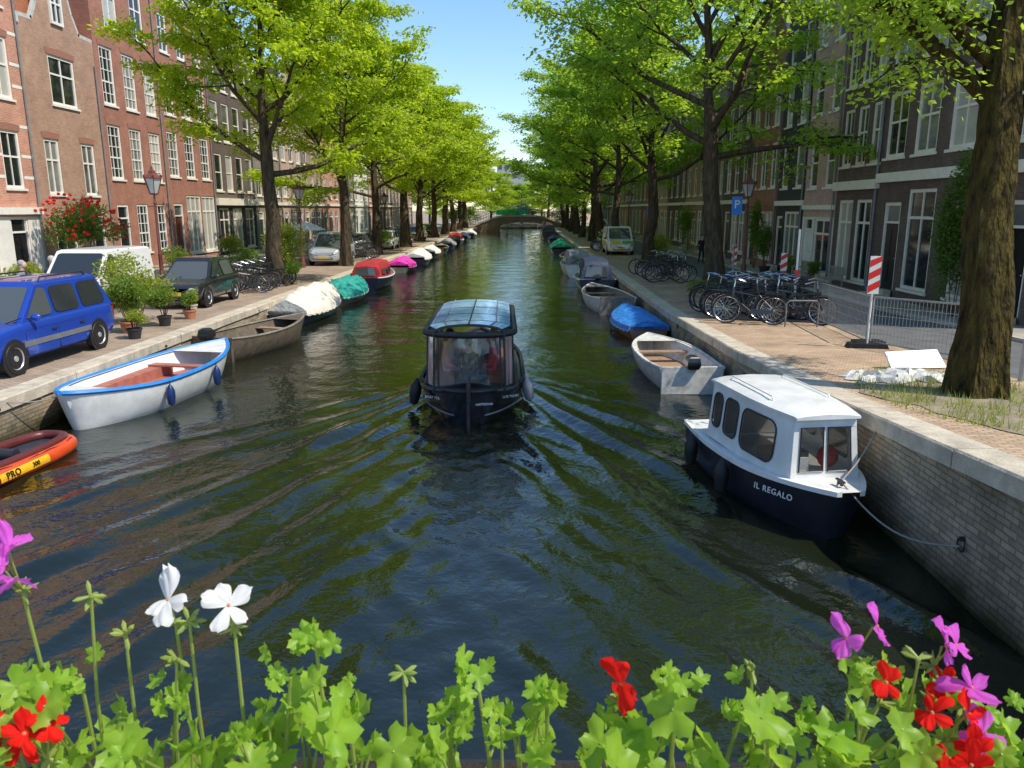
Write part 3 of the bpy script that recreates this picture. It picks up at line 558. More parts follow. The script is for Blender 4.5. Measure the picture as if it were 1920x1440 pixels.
shrub('rounded shrub at the foot of the third right tree beside bicycles',8.1,47.5,z,1.0,1.3,1.9,SHY,None,2600,.06,14,'garden_shrub')
shrub('green shrub against the far brown gable house',11.4,56,z,1.0,1.6,3.6,SHG,None,2600,.07,15,'garden_shrub')
shrub('tall potted shrub left of the black painted house door',12.7,41.5,z,.6,.7,2.6,LD,(.3,.4,DARK),2200,.055,16)
shrub('potted shrub by the door of the pale brick house',12.8,37.5,z,.4,.4,.9,SHG,(.22,.35,DARK),1000,.045,17)
shrub('potted plant left of the garden bench on the right pavement',12.7,34.6,z,.45,.4,.8,SHG,(.22,.3,TERRA),1000,.045,18)
shrub('climbing shrub on the brown bell gable house front',13.0,44.5,z,.5,.8,4.0,SHG,None,2600,.06,19,'climbing_plant')
shrub('weedy growth at the foot of the second right tree',7.1,29.9,z,.9,1.3,.6,SHG,None,2200,.05,20,'garden_shrub')
for i,(x,y) in enumerate([(-19.8,52),(-12,66),(-19.8,60),(-12.5,78),(-12.3,90),(-12.2,101)]): shrub(['green bush outside the tall shop windows','bush beside the third left tree','green bush outside the black shopfront','bush beside the fourth left tree','bush beside the fifth left tree','bush beside the sixth left tree'][i],x,y,z,1.0,1.4,1.7,SHG if i%2 else SHY,None,1500,.08,30+i,'garden_shrub')
for i,(x,y) in enumerate([(7.6,70),(7.9,82),(8.2,94)]): shrub(['green bush past the parked van on the right quay','second bush past the parked van on the right quay','farthest bush on the right quay'][i],x,y,z,1.0,1.3,1.6,SHG,None,1300,.08,40+i,'garden_shrub')
def grass():
    rs=np.random.RandomState(9); n=5600; x=rs.uniform(5.35,8.4,n); y=rs.uniform(8.4,14.2,n); d=np.hypot((x-6.9)/1.35,(y-11.3)/2.5); nn=np.sin(x*5+1)*np.sin(y*3.7)+rs.normal(size=n)*.4
    k=(d<1.15)&(d>.22)&(nn>-.25); x,y=x[k],y[k]; n=len(x); h=rs.uniform(.05,.22,n); a=rs.uniform(0,6.28,n); w_=.009
    zb=np.interp(y,[0,7,11.6,17.7,26],[2.2,1.70,1.36,1.07,ZG]); dx,dy=np.cos(a)*w_,np.sin(a)*w_; lx,ly=rs.normal(size=n)*.05,rs.normal(size=n)*.05
    v=np.stack([np.stack([x-dx,y-dy,zb],-1),np.stack([x+dx,y+dy,zb],-1),np.stack([x+lx,y+ly,zb+h],-1)],1).reshape(-1,3)
    me=bpy.data.meshes.new('grass'); me.from_pydata(v.tolist(),[],[(3*i,3*i+1,3*i+2) for i in range(n)]); me.materials.append(leafmat('grass_blade',(.18,.24,.03),(.42,.42,.12),(.45,.5,.1),4)); o=obj('grass',me); tag(o,'dry green grass tufts around the near tree','grass',kind='stuff')
    mb=MB(); ring=[]
    for i in range(30):
        a=2*pi*i/30; r=1+.12*math.sin(5*a)+.07*math.sin(11*a); X_,Y_=6.85+1.35*r*math.cos(a),11.4+2.7*r*math.sin(a); X_=max(X_,5.3); ring.append((X_,Y_,zr(Y_)+.012))
    vs=[(6.85,11.4,zr(11.4)+.012)]+ring; mb.add(vs,[(0,1+i,1+(i+1)%30) for i in range(30)]); o=mb.build('soil',M('bare_soil',(.32,.26,.18),.95,var=.4,vs=3,bump=.5,bs=30),smooth=False); o['kind']='structure'
grass()
# ---------------------------------------------------------------- cars
def car(label,cat,x,y,rz,L,Wd,Ht,paint,kind='wagon',sc=1.0,z=None,name='parked_car',side=None,group='cars and vans parked along the canal'):
    t=thing(name,label,cat,(x,y,z if z is not None else (zl(y) if x<0 else zr(y))+.005),rz,group,(sc,sc,sc))
    hw=Wd/2; r=.31
    pr={'wagon':(.16,.25,.43,.90,.985),'hatch':(.14,.25,.45,.82,.975),'van':(.10,.2,.36,.97,.985),'sedan':(.2,.3,.46,.78,.9)}[kind]
    _,wsb,wst,rtop,rbase=pr; zh=Ht*.52 if kind!='sedan' else Ht*.5
    zbelt=Ht*.575 if kind!='van' else Ht*.55
    st=[(0,.42,zh*.62,.58),(.006,.36,zh*.74,.72),(.018,.29,zh*.84,.84),(.042,.25,zh*.92,.925),(.075,.23,zh*.965,.97),(.12,.22,zh*1.0,.99),(wsb,.22,zh*1.07,1),(wsb+.06,.22,zbelt,1),(.6,.22,zbelt*1.01,1),(.9,.22,zbelt*1.02,1),(.955,.24,zbelt*1.02,.985),(.98,.28,zbelt*.99,.95),(.993,.32,zbelt*.96,.90),(1.0,.38,zbelt*.90,.82)]
    mb=MB(); rings=[]
    for f,z0,z1,wf in st:
        yy=-L/2+L*f; w_=hw*wf; rings.append([(-w_*.84,yy,z0),(w_*.84,yy,z0),(w_*.95,yy,z0+.07),(w_*.985,yy,z0+.14),(w_,yy,z0+.22),(w_,yy,z1-.16),(w_*.988,yy,z1-.09),(w_*.96,yy,z1-.035),(w_*.90,yy,z1-.005),(w_*.6,yy,z1+.012),(0,yy,z1+.025),(-w_*.6,yy,z1+.012),(-w_*.90,yy,z1-.005),(-w_*.96,yy,z1-.035),(-w_*.988,yy,z1-.09),(-w_,yy,z1-.16),(-w_,yy,z0+.22),(-w_*.985,yy,z0+.14),(-w_*.95,yy,z0+.07)])
    mb.loft(rings)
    yb0,yb1=-L/2+L*(wsb+.0),-L/2+L*rbase; yt0,yt1=-L/2+L*wst,-L/2+L*rtop; wb=hw*.955; wt=hw*(.86 if kind=='van' else .72 if kind=='hatch' else .78); z0=zbelt-.04; z1=Ht-(.07 if kind!='hatch' else .10)
    zf=zh*1.06-.05
    A=[Vector((-wb,yb0,zf)),Vector((wb,yb0,zf)),Vector((wb,yb1,z0)),Vector((-wb,yb1,z0))]; B=[Vector((-wt,yt0,z1)),Vector((wt,yt0,z1)),Vector((wt,yt1,z1)),Vector((-wt,yt1,z1))]
    mid=[Vector((-wt*.88,yt0+.10,Ht-.02)),Vector((wt*.88,yt0+.10,Ht-.02)),Vector((wt*.88,yt1-.09,Ht-.02)),Vector((-wt*.88,yt1-.09,Ht-.02))]; top=[Vector((-wt*.5,yt0+.45,Ht)),Vector((wt*.5,yt0+.45,Ht)),Vector((wt*.5,yt1-.35,Ht)),Vector((-wt*.5,yt1-.35,Ht))]
    mb.loft([A,B,mid,top]); bo=mb.build('body',paint,t,ang=180)
    bv=bo.modifiers.new('bevel','BEVEL'); bv.width=.05; bv.segments=4; bv.limit_method='ANGLE'; bv.angle_limit=R(22)
    wn=bo.modifiers.new('normals','WEIGHTED_NORMAL'); wn.keep_sharp=False
    def pane(nm,a,b,c,d,u0,u1,v0,v1,rr=.12):
        nrm=(b-a).cross(d-a).normalized(); pts=[]
        for (uu,vv) in rrect(1,1,rr,3,.5,.5):
            u=u0+(u1-u0)*uu; v=v0+(v1-v0)*vv; p=(a.lerp(b,u)).lerp(d.lerp(c,u),v)+nrm*.012; pts.append(p)
        MB().poly(pts).build(nm,CARGL,t,smooth=False)
    pane('windscreen',A[0],A[1],B[1],B[0],.06,.94,.08,.93,.08)
    pane('rear_window',A[2],A[3],B[3],B[2],.1,.9,.12,.85,.1)
    yr={'wagon':[(.28,.485),(.51,.70),(.725,.92)],'hatch':[(.28,.57),(.61,.84)],'van':[(.2,.42)],'sedan':[(.32,.53),(.56,.78)]}[kind]
    for s in (1,-1):
        for wi,(f0,f1) in enumerate(yr):
            def pt(f,v):
                yy=-L/2+L*f; zz=z0+(z1-z0)*v
                ymin=yb0+(yt0-yb0)*((zz-zf)/(z1-zf))+.09; ymax=yb1+(yt1-yb1)*v-.08
                return Vector((s*(wb+(wt-wb)*v+.012),min(max(yy,ymin),ymax),zz))
            pts=[]
            for (uu,vv) in rrect(1,1,.16,4,.5,.5): pts.append(pt(f0+(f1-f0)*uu,.12+.78*vv))
            if s<0: pts.reverse()
            MB().poly(pts).build('side_window',CARGL,t,smooth=False)
    wy=(-L/2+L*.185,-L/2+L*.815)
    for yy in wy:
        for s in (1,-1):
            MB().lathe([(r*1.15,0),(r*1.15,s*.006)],24,(s*hw,yy,r),'X').build('wheel_arch',BLACK,t)
            wm_=MB(); wm_.lathe([(r*.64,s*-.06),(r*.66,s*.0),(r*.9,s*-.005),(r*.99,s*-.05),(r*.99,s*-.17),(r*.85,s*-.2)],28,(0,0,0),'X',cap=False); wo=wm_.build('wheel',BLACK,t,(s*(hw+.022),yy,r))
            rm=MB(); rm.lathe([(r*.655,s*.002),(r*.60,s*-.02),(r*.54,s*-.035),(r*.2,s*-.03),(r*.16,s*.0),(.001,s*.004)],24,(0,0,0),'X',cap=False)
            rm.build('rim',M('rim_silver',(.5,.51,.52),.35,.4),wo)
            hb=MB()
            for k in range(7):
                a=2*pi*k/7; aw=.17
                hb.add([(s*-.018,r*.26*math.cos(a-aw),r*.26*math.sin(a-aw)),(s*-.018,r*.26*math.cos(a+aw),r*.26*math.sin(a+aw)),(s*-.010,r*.55*math.cos(a+aw*1.2),r*.55*math.sin(a+aw*1.2)),(s*-.010,r*.55*math.cos(a-aw*1.2),r*.55*math.sin(a-aw*1.2))],[(0,1,2,3)])
            hb.build('rim_openings',BLACK,wo,smooth=False)
    for s in (1,-1):
        m=MB(); m.ball((0,0,0),hw*.17,.10,.085,12,7); m.build('headlight',M('headlight_glass',(.55,.57,.6),.12,.3,coat=1),t,(s*hw*.68,-L/2+.085,zh*.74),(0,0,s*.35))
        MB().box(-.06,.06,-.03,.03,-.16,.16).build('tail_light',M('tail_red',(.35,.01,.01),.2,coat=1),t,(s*hw*.86,L/2-.045,zbelt*.78),smooth=False)
        m=MB(); m.ball((0,0,0),.10,.06,.075,10,6); m.build('door_mirror',paint if kind!='van' else DARK,t,(s*(hw+.08),yb0+.22+.1,zbelt+.06))
        for (f0,f1) in yr[:2]:
            pa=-L/2+L*(f0-.01); pb=-L/2+L*(f1+.01); sx=s*hw
            for nm_,e,th,mt in (('seam',.009,.0015,BLACK),('door',0,.004,paint)):
                ppts=[(p[0]+(pa+pb)/2,p[1]+(.30+zbelt-.17)/2) for p in rrect(pb-pa+2*e,zbelt-.47+2*e,.07,3)]
                nn_=len(ppts); mm=MB(); mm.add([(sx+s*th,p[0],p[1]) for p in ppts]+[(sx-s*.02,p[0],p[1]) for p in ppts],[tuple(range(nn_)) if s>0 else tuple(reversed(range(nn_)))]+[(j,nn_+j,nn_+(j+1)%nn_,(j+1)%nn_) for j in range(nn_)]); ob=mm.build(nm_ if nm_=='door' else 'door_seam',mt,t,smooth=False)
            MB().box(-.012,.012,-.075,.075,-.014,.014).build('handle',DARK if kind!='hatch' else paint,ob,(sx+s*.018,pb-.14,zbelt-.24),smooth=False)
    g=MB(); g.prism(rrect(Wd*.46,.11,.03),-.012,.02); g.build('grille',DARK,t,(0,-L/2+.03,zh*.68))
    g=MB(); g.prism(rrect(Wd*.62,.15,.06),-.03,.03); g.build('bumper_intake',DARK,t,(0,-L/2+.035,.44))
    g=MB(); g.prism(rrect(Wd*.86,.18,.08),-.06,.05); g.build('rear_bumper',GREYP if kind!='hatch' else paint,t,(0,L/2-.02,.42))
    yp=M('yellow_plate',(.75,.5,.03),.4,var=.05)
    MB().box(-.25,.25,-.008,.008,-.055,.055).build('licence_plate',yp,t,(0,-L/2-.012,.47),smooth=False)
    MB().box(-.25,.25,-.008,.008,-.055,.055).build('licence_plate',yp,t,(0,L/2+.07,.46),smooth=False)
    w_=MB()
    for sx in (-.25,.3): w_.tube([(sx*Wd-.0,yb0-.03,zf+.045),(sx*Wd+.3,yb0+.1,zf+.16)],.009,4)
    w_.build('wiper',BLACK,t)
    if kind=='wagon':
        for s in (1,-1):
            MB().tube([(s*wt*.9,yt0+.25,Ht-.03),(s*wt*.9,yt0+.32,Ht+.05),(s*wt*.9,yt1-.32,Ht+.05),(s*wt*.9,yt1-.25,Ht-.03)],.018,6).build('roof_rail',DARK,t)
    if side:
        for s in (1,-1): MB().box(-.008,.008,-L*.25,L*.25,-.05,.05).build('side_moulding',side,t,(s*(hw+.01),0,.52),smooth=False)
    return t
BLUE=M('blue_car_paint',(.018,.06,.38),.25,.1,var=.06,coat=.8); CBLK=M('black_car_paint',(.03,.03,.032),.2,.3,var=.1,coat=1); CWHT=M('white_car_paint',(.80,.80,.78),.3,var=.05,coat=.6); CSIL=M('silver_car_paint',(.55,.57,.58),.3,.3,var=.06,coat=.8); CGRY=M('grey_car_paint',(.09,.1,.11),.25,.4,coat=1)
car('bright blue estate car with roof rails in left foreground','car',-11.42,16.9,0,4.45,1.74,1.62,BLUE,'wagon',1.13,side=GREYP)
car('small black rounded hatchback facing the camera on the left quay','car',-11.95,27.9,0,3.55,1.62,1.49,CBLK,'hatch',1.12)
car('white panel van behind the blue estate car','van',-14.9,26.6,0,4.3,1.78,1.82,CWHT,'van',1.12)
car('silver compact van parked beside the left bicycles','van',-12.15,48.8,0,4.4,1.8,1.82,CSIL,'wagon',1.08)
car('dark grey car parked just beyond the silver van','car',-12.3,57,0,4.3,1.76,1.5,CGRY,'hatch',1.1)
car('white hatchback beyond the dark grey car on the left quay','car',-12.2,68,0,4.1,1.74,1.48,CWHT,'hatch',1.05)
car('black car fourth along the left quay from the silver van','car',-12.3,77,0,4.3,1.76,1.46,CBLK,'sedan',1.05)
car('silver car small in the distance on the left quay','car',-12.3,88,0,4.3,1.76,1.46,CSIL,'sedan',1.05)
car('grey car farthest along the left quay','car',-12.3,99,0,4.3,1.76,1.46,CGRY,'hatch',1.05)
tv=car('white van with yellow and green panels parked on the right quay','van',7.1,60.5,R(180),4.8,1.9,1.98,CWHT,'van',1.05)
for s in (1,-1): MB().add([(s*.956,-.5,.5),(s*.956,2.0,.5),(s*.956,2.0,.95),(s*.956,.4,.95)],[(0,1,2,3)]).build('side_graphic',M('yellow_graphic',(.85,.6,.02),.4),tv,smooth=False)
for s,m_ in ((-1,M('yellow_graphic')),(1,M('green_graphic',(.12,.45,.05),.4))): MB().box(-.38,.38,-.004,.004,.6,1.0).build('front_graphic',m_,tv,(s*.42,-2.36,0),smooth=False)
for s,m_ in ((-1,M('yellow_graphic')),(1,M('green_graphic'))): MB().box(-.36,.36,-.004,.004,.6,1.0).build('rear_graphic',m_,tv,(s*.42,2.42,0),smooth=False)
tv.rotation_euler=(0,0,0)
car('dark parked car beyond the coloured van on the right quay','car',7.4,70,0,4.3,1.76,1.5,CGRY,'hatch',1.05)
car('black car small in the distance on the right road','car',9.5,92,0,4.3,1.76,1.5,CBLK,'hatch',1.05)
car('white van small in the distance on the right road','van',9.8,104,0,4.6,1.8,1.95,CWHT,'van',1.05)
car('small grey car crossing the far bridge','car',0,153,R(90),4.2,1.7,1.5,CGRY,'hatch',1.05,z=3.1)
# ---------------------------------------------------------------- boats
def hull_fn(L,B,Fb,stern=.75,p=2.4,sh=.35,rake=.35,sharp=.02,shb=.12,rnd_st=0):
    def b(t):
        if t<.42: v=B/2*(stern+(1-stern)*math.sin(pi/2*t/.42))
        else: v=max(B/2*(1-((t-.42)/.58)**p),sharp)
        if rnd_st and t<rnd_st: v*=max(math.sqrt(max(0,1-(1-t/rnd_st)**2)),.06)
        return v
    def s(t): return Fb*(1+sh*max(0,(t-.35)/.65)**2+shb*max(0,(.35-t)/.35)**2)
    def yy(t,z): return (t-.5)*L+rake*t**4*(z/ Fb)-(rake*.6*(1-t)**6*(z/Fb) if rnd_st else 0)
    return b,s,yy
def boat(label,x,y,rz,L,B,Fb,hullm,kind='open',inm=None,gun=None,stern=.75,seats=3,coverm=None,ch=.45,motor=False,name='moored_boat',p=2.4,z=0,fend=0,group='boats moored along the canal',seatm=None,sh=.35,floor=None,cov_range=(0,1),shb=.12,floorm=None,gr=.038,rnd_st=0,sideb=False,mz=0):
    t=thing(name,label,'boat',(x,y,z),rz,group); b,s,yy=hull_fn(L,B,Fb,stern,p,sh,shb=shb,rnd_st=rnd_st); n=26; m=9
    TT=[(i/n)**(1.5 if rnd_st else 1) for i in range(n+1)]
    inm=inm or GREYP; gun=gun or DARK; floor=floor or .12
    o=MB(); rings=[]
    for tt in TT:
        ring=[]
        for j in range(2*m+1):
            q=abs(j-m)/m; sg=-1 if j<m else 1; a=(1-q)*pi/2; xx=sg*b(tt)*max(math.cos(a),0)**.55*(1.0-.10*(1-q)); zz=s(tt)-(s(tt)+.22)*math.sin(a)
            if zz<s(tt)*.75: xx*=.94+.06*max(0,(zz+.22)/(s(tt)*.75+.22))
            ring.append((xx,yy(tt,zz),zz))
        rings.append(ring)
    o.loft(rings,closed=False,cap0=True,cap1=False)
    o.build('hull',hullm,t,ang=50)
    for sg in (-1,1):
        g=MB(); g.tube([(sg*(b(q_)-.01),yy(q_,s(q_)),s(q_)+.005) for q_ in TT],gr,6); g.build('gunwale',gun,t)
    if kind=='open' :
        o=MB(); rings=[]; fl=MB(); fr=[]
        for tt in TT[1:-1]:
            bb=max(b(tt)-.07,.01); zz=s(tt); rings.append([(-bb,yy(tt,zz),zz-.01),(-bb*.93,yy(tt,zz),zz*.6+.4*floor),(-bb*.72,yy(tt,floor),floor),(bb*.72,yy(tt,floor),floor),(bb*.93,yy(tt,zz),zz*.6+.4*floor),(bb,yy(tt,zz),zz-.01)]); fr.append([(-bb*.74,yy(tt,floor),floor+.015),(bb*.74,yy(tt,floor),floor+.015)])
        o.loft(rings,closed=False,cap0=True,cap1=True); o.build('interior',inm,t,ang=30)
        if floorm: fl.loft(fr[:-2],closed=False,cap0=False,cap1=False); fl.build('floor',floorm,t,smooth=False)
        for sg in (-1,1):
            sd_=MB(); rg=[[(sg*b(q_),yy(q_,s(q_)),s(q_)+.012),(sg*max(b(q_)-.1,0),yy(q_,s(q_)),s(q_)+.012)] for q_ in TT[1:-1]]
            sd_.loft(rg,closed=False,cap0=False,cap1=False); sd_.build('side_deck',inm,t)
            if sideb:
                bn=MB(); q0,q1=.16,.74; bn.loft([[(sg*(b(q_)-.12),yy(q_,0),floor+.02),(sg*(b(q_)-.12),yy(q_,0),s(q_)-.18),(sg*max(b(q_)-.46,.02),yy(q_,0),s(q_)-.18),(sg*max(b(q_)-.46,.02),yy(q_,0),floor+.02)] for q_ in [q0+(q1-q0)*i/10 for i in range(11)]]); bn.build('side_bench',seatm,t,ang=30)
        o=MB(); o.poly([(sg*b(q_)*.98,yy(q_,s(q_)),s(q_)+.02) for sg,q_ in ((-1,.80),(-1,.86),(-1,.93),(-1,.98),(1,.98),(1,.93),(1,.86),(1,.80))]); o.build('bow_deck',inm,t)
        if rnd_st:
            qs=[.02,.04,.07,.10,.13]; o=MB(); o.poly([(b(q_)*.98,yy(q_,s(q_)),s(q_)+.02) for q_ in reversed(qs)]+[(-b(q_)*.98,yy(q_,s(q_)),s(q_)+.02) for q_ in qs]); o.build('stern_deck',inm,t)
        else:
            o=MB(); o.box(-b(0)*.95,b(0)*.95,-L/2-.01,-L/2+.09,0,s(0)+.02); o.build('transom',inm,t,smooth=False)
        for k in range(seats):
            tt=.2+.5*k/max(seats-1,1); w_=b(tt)-.08; zz=s(tt)-.16
            MB().box(-w_,w_,-.14,.14,-.02,.02).build('seat',seatm or WOOD,t,(0,(tt-.5)*L,zz),smooth=False)
    elif kind=='cover':
        o=MB(); rings=[]; rr=random.Random(int(L*100+x*10+y)); c0,c1=cov_range; N2=n*2
        for i in range(N2+1):
            tt=c0+(c1-c0)*i/N2; env=math.sin(pi*min(max(.08+.9*i/N2,0),1))**.55; ring=[]
            hgt=ch*env*(.86+.10*math.cos(i*1.05)+.05*math.sin(i*.47)); K=16
            for j in range(K+1):
                a=pi*j/K; bb=b(tt)+.045; r_=abs(math.cos(a))
                zz=s(tt)-.14-.05*abs(math.sin(i*.8)) if j in(0,K) else s(tt)+.02+hgt*(1-r_**1.3)*(1-.07*math.cos(i*1.15+j*1.3))
                ring.append((-bb*math.cos(a),yy(tt,s(tt))+(0.04 if tt>.97 else 0),zz+rr.uniform(-.012,.012)))
            rings.append(ring)
        o.loft(rings,closed=False,cap0=True,cap1=True); o.build('cover',coverm,t,ang=70)
        for sg in (-1,1):
            e=MB(); e.tube([(sg*(b(i/n)+.055),yy(i/n,s(i/n)),s(i/n)-.13+.025*math.sin(i*2.5)) for i in range(int(n*cov_range[0]),n+1)],.008,4); e.build('lashing_rope',WHITE,t)
    elif kind=='cabin':
        o=MB(); o.poly([(sg*b(q_)*.98,yy(q_,s(q_)),s(q_)-.02) for sg,qs in ((-1,[i/n for i in range(n+1)]),(1,[i/n for i in range(n,-1,-1)])) for q_ in qs]); o.build('deck',inm,t,smooth=False)
        c=MB(); rings=[]
        for (f,hf,wf) in ((.12,.0,.86),(.13,.7,.84),(.2,1,.8),(.62,1,.78),(.74,.55,.8),(.8,.0,.82)):
            w_=b(f)*wf; zb_=s(f)-.03; h_=ch*hf
            rings.append([(-w_,(f-.5)*L,zb_),(-w_*.95,(f-.5)*L,zb_+h_*.6+.01),(-w_*.75,(f-.5)*L,zb_+h_*.93+.02),(0,(f-.5)*L,zb_+h_+.03),(w_*.75,(f-.5)*L,zb_+h_*.93+.02),(w_*.95,(f-.5)*L,zb_+h_*.6+.01),(w_,(f-.5)*L,zb_)])
        c.loft(rings,closed=False); c.build('cabin_cover',coverm,t,ang=50)
        for sg in (-1,1):
            for (f0,f1) in ((.22,.36),(.4,.56)):
                w_=lambda f:b(f)*.80
                MB().add([(sg*(w_(f0)+.02),(f0-.5)*L,s(f0)+ch*.2),(sg*(w_(f1)+.02),(f1-.5)*L,s(f1)+ch*.2),(sg*(w_(f1)*.97+.02),(f1-.5)*L,s(f1)+ch*.55),(sg*(w_(f0)*.97+.02),(f0-.5)*L,s(f0)+ch*.55)],[(0,1,2,3)]).build('window',CARGL,t,smooth=False)
        MB().add([(-b(.13)*.6,(.12-.5)*L-.015,s(.12)+ch*.12),(b(.13)*.6,(.12-.5)*L-.015,s(.12)+ch*.12),(b(.13)*.5,(.13-.5)*L-.015,s(.12)+ch*.6),(-b(.13)*.5,(.13-.5)*L-.015,s(.12)+ch*.6)],[(0,1,2,3)]).build('window',CARGL,t,smooth=False)
    if motor:
        mo=MB(); mo.box(-.06,.06,-.1,.02,-.35,.12); mo.loft([[(-.12,-.2,.1),(.12,-.2,.1),(.12,.12,.1),(-.12,.12,.1)],[(-.16,-.26,.2),(.16,-.26,.2),(.15,.15,.22),(-.15,.15,.22)],[(-.14,-.22,.36),(.14,-.22,.36),(.12,.12,.34),(-.12,.12,.34)],[(-.07,-.14,.42),(.07,-.14,.42),(.06,.06,.41),(-.06,.06,.41)]])
        mo.tube([(0,.1,.22),(0,.45,.30)],.018,6); mo.build('outboard_motor',MOTOR,t,(0,-L/2-.06+mz,s(0)-.12),ang=50)
    for k in range(fend):
        tt=.3+.35*k
        f=MB(); f.lathe([(.01,-.24),(.07,-.2),(.09,-.05),(.09,.08),(.05,.18),(.015,.22),(.01,.3)],12); f.build('fender',M('navy_fender',(.01,.03,.12),.35),t,(b(tt)+.09,(tt-.5)*L,s(tt)-.28))
    return t
HW=M('white_hull',(.76,.76,.73),.4,var=.2,vs=3,coat=.2); HB=M('blue_trim',(.03,.24,.68),.4); HG=M('grey_steel_hull',(.26,.23,.185),.6,.1,var=.5,vs=4,bump=.3); HD=M('dark_brown_hull',(.15,.115,.08),.6,.05,var=.5,vs=5,bump=.3); HN=M('navy_hull',(.015,.02,.05),.3,coat=.4); HK=M('black_hull',(.012,.012,.014),.25,coat=.6,var=.2)
CB=M('beige_tarp',(.74,.67,.56),.8,var=.2,vs=5,bump=.4,bs=5,bd=.12); CT=M('teal_tarp',(.02,.34,.27),.6,var=.35,vs=5,bump=.7,bs=6,bd=.1); CR_=M('red_canvas',(.42,.025,.03),.7,var=.3,bump=.4,bs=8); CP=M('pink_tarp',(.8,.04,.42),.7,var=.3); CBL=M('blue_tarp',(.04,.26,.72),.5,var=.4,vs=5,bump=.8,bs=6,bd=.12); CNV=M('navy_canvas',(.025,.04,.09),.6,var=.3,bump=.4,bs=8); CWT=M('white_tarp',(.72,.72,.7),.7,var=.2,bump=.5,bs=8); CGN=M('green_tarp',(.02,.38,.18),.6,var=.3); CGY=M('grey_tarp',(.32,.32,.33),.7,var=.3,bump=.5,bs=8)
FLR=M('red_brown_deck',(.42,.145,.10),.6,var=.3); SCW=M('scuffed_white',(.68,.66,.60),.6,var=.4,vs=5)
boat('white open boat with blue rim and red brown deck at left',-8.35,16.85,R(-9),5.2,2.0,.66,HW,'open',HW,HB,.62,2,fend=2,seatm=FLR,p=3.2,floor=.28,sh=.30,shb=.20,floorm=FLR,gr=.05,rnd_st=.30,sideb=True)
boat('dark brown open work boat with outboard left of the tour boat',-8.25,23.4,R(-16),4.5,1.7,.60,HD,'open',HD,HG,.85,2,motor=True,sh=.25)
boat('dark boat under loose beige tarpaulin',-8.55,30.6,R(-4),5.4,1.8,.5,HN,'cover',None,WHITE,.8,coverm=CB,ch=.85)
boat('boat under wrinkled teal tarpaulin',-8.5,36.2,R(-6),4.9,1.8,.45,HG,'cover',None,WHITE,.8,coverm=CT,ch=.7)
boat('boat with dark red canvas cabin and windows',-8.4,43.2,R(-4),5.2,2.0,.6,HN,'cabin',GREYP,HW,.85,coverm=CR_,ch=.85)
boat('small boat under bright pink cover',-8.6,54.3,0,4.2,1.8,.45,HG,'cover',None,WHITE,.8,coverm=CP,ch=.55)
boat('dark boat under white cover beyond the pink one',-8.4,61,0,5.5,2.0,.6,HN,'cover',None,DARK,.8,coverm=CWT,ch=.6)
boat('second white covered boat past the pink one',-8.5,69,0,5.2,1.9,.6,HN,'cover',None,WHITE,.8,coverm=CWT,ch=.5)
boat('open dark boat past the two white covered boats',-8.5,76.5,0,5,1.9,.55,HK,'open',WOOD,WHITE,.8,3)
boat('grey covered boat far along the left wall',-8.5,85,0,5,1.9,.6,HN,'cover',None,WHITE,.8,coverm=CGY,ch=.5)
boat('red cabin boat far along the left wall',-8.5,95,0,5.2,2,.6,HK,'cabin',GREYP,WHITE,.8,coverm=CR_,ch=.8)
boat('navy covered boat far along the left wall',-8.5,106,0,5.2,2,.6,HK,'cover',None,WHITE,.8,coverm=CNV,ch=.6)
boat('farthest left boat with white cover near the far bridge',-8.5,120,0,5.2,2,.6,HK,'cover',None,WHITE,.8,coverm=CWT,ch=.6)
boat('small white open dinghy with wooden floor behind the white cabin boat',3.75,19.8,R(3),4.6,1.75,.55,SCW,'open',SCW,SCW,.85,2,motor=True,p=3.0,sh=.15,floorm=WOOD,mz=.16)
boat('small boat under crumpled blue tarpaulin',3.9,27.2,R(4),4.3,1.6,.4,M('brown_hull',(.26,.12,.065),.5),'cover',None,WOOD,.8,coverm=CBL,ch=.4)
boat('white open boat with seats beyond the blue tarpaulin',3.45,33.8,R(6),5.2,1.9,.62,SCW,'open',HG,HW,.8,3,sh=.25)
boat('navy boat with tall canvas cabin and outboard',3.7,42.6,0,5.6,2.1,.6,HN,'cabin',GREYP,WHITE,.9,coverm=CNV,ch=1.05,motor=True)
boat('white boat with grey canvas behind the navy cabin boat',3.3,51.5,R(2),5.6,2,.7,HW,'cabin',GREYP,WHITE,.9,coverm=CGY,ch=.9)
boat('open grey boat moored alongside the parked coloured van',3.6,62,0,5,1.8,.6,HG,'open',WOOD,WHITE,.8,3)
boat('boat with bright green cover on the right side',3.4,77,0,6,2.2,.6,HK,'cover',None,WHITE,.85,coverm=CGN,ch=.8)
boat('dark covered boat past the green one on the right',3.6,97,0,5,1.8,.6,HN,'cover',None,WHITE,.8,coverm=CNV,ch=.6)
boat('dark long boat moored nearest the far bridge on the right',3.4,117,0,8,2.4,.8,HK,'cabin',GREYP,WHITE,.9,coverm=CNV,ch=1.1)
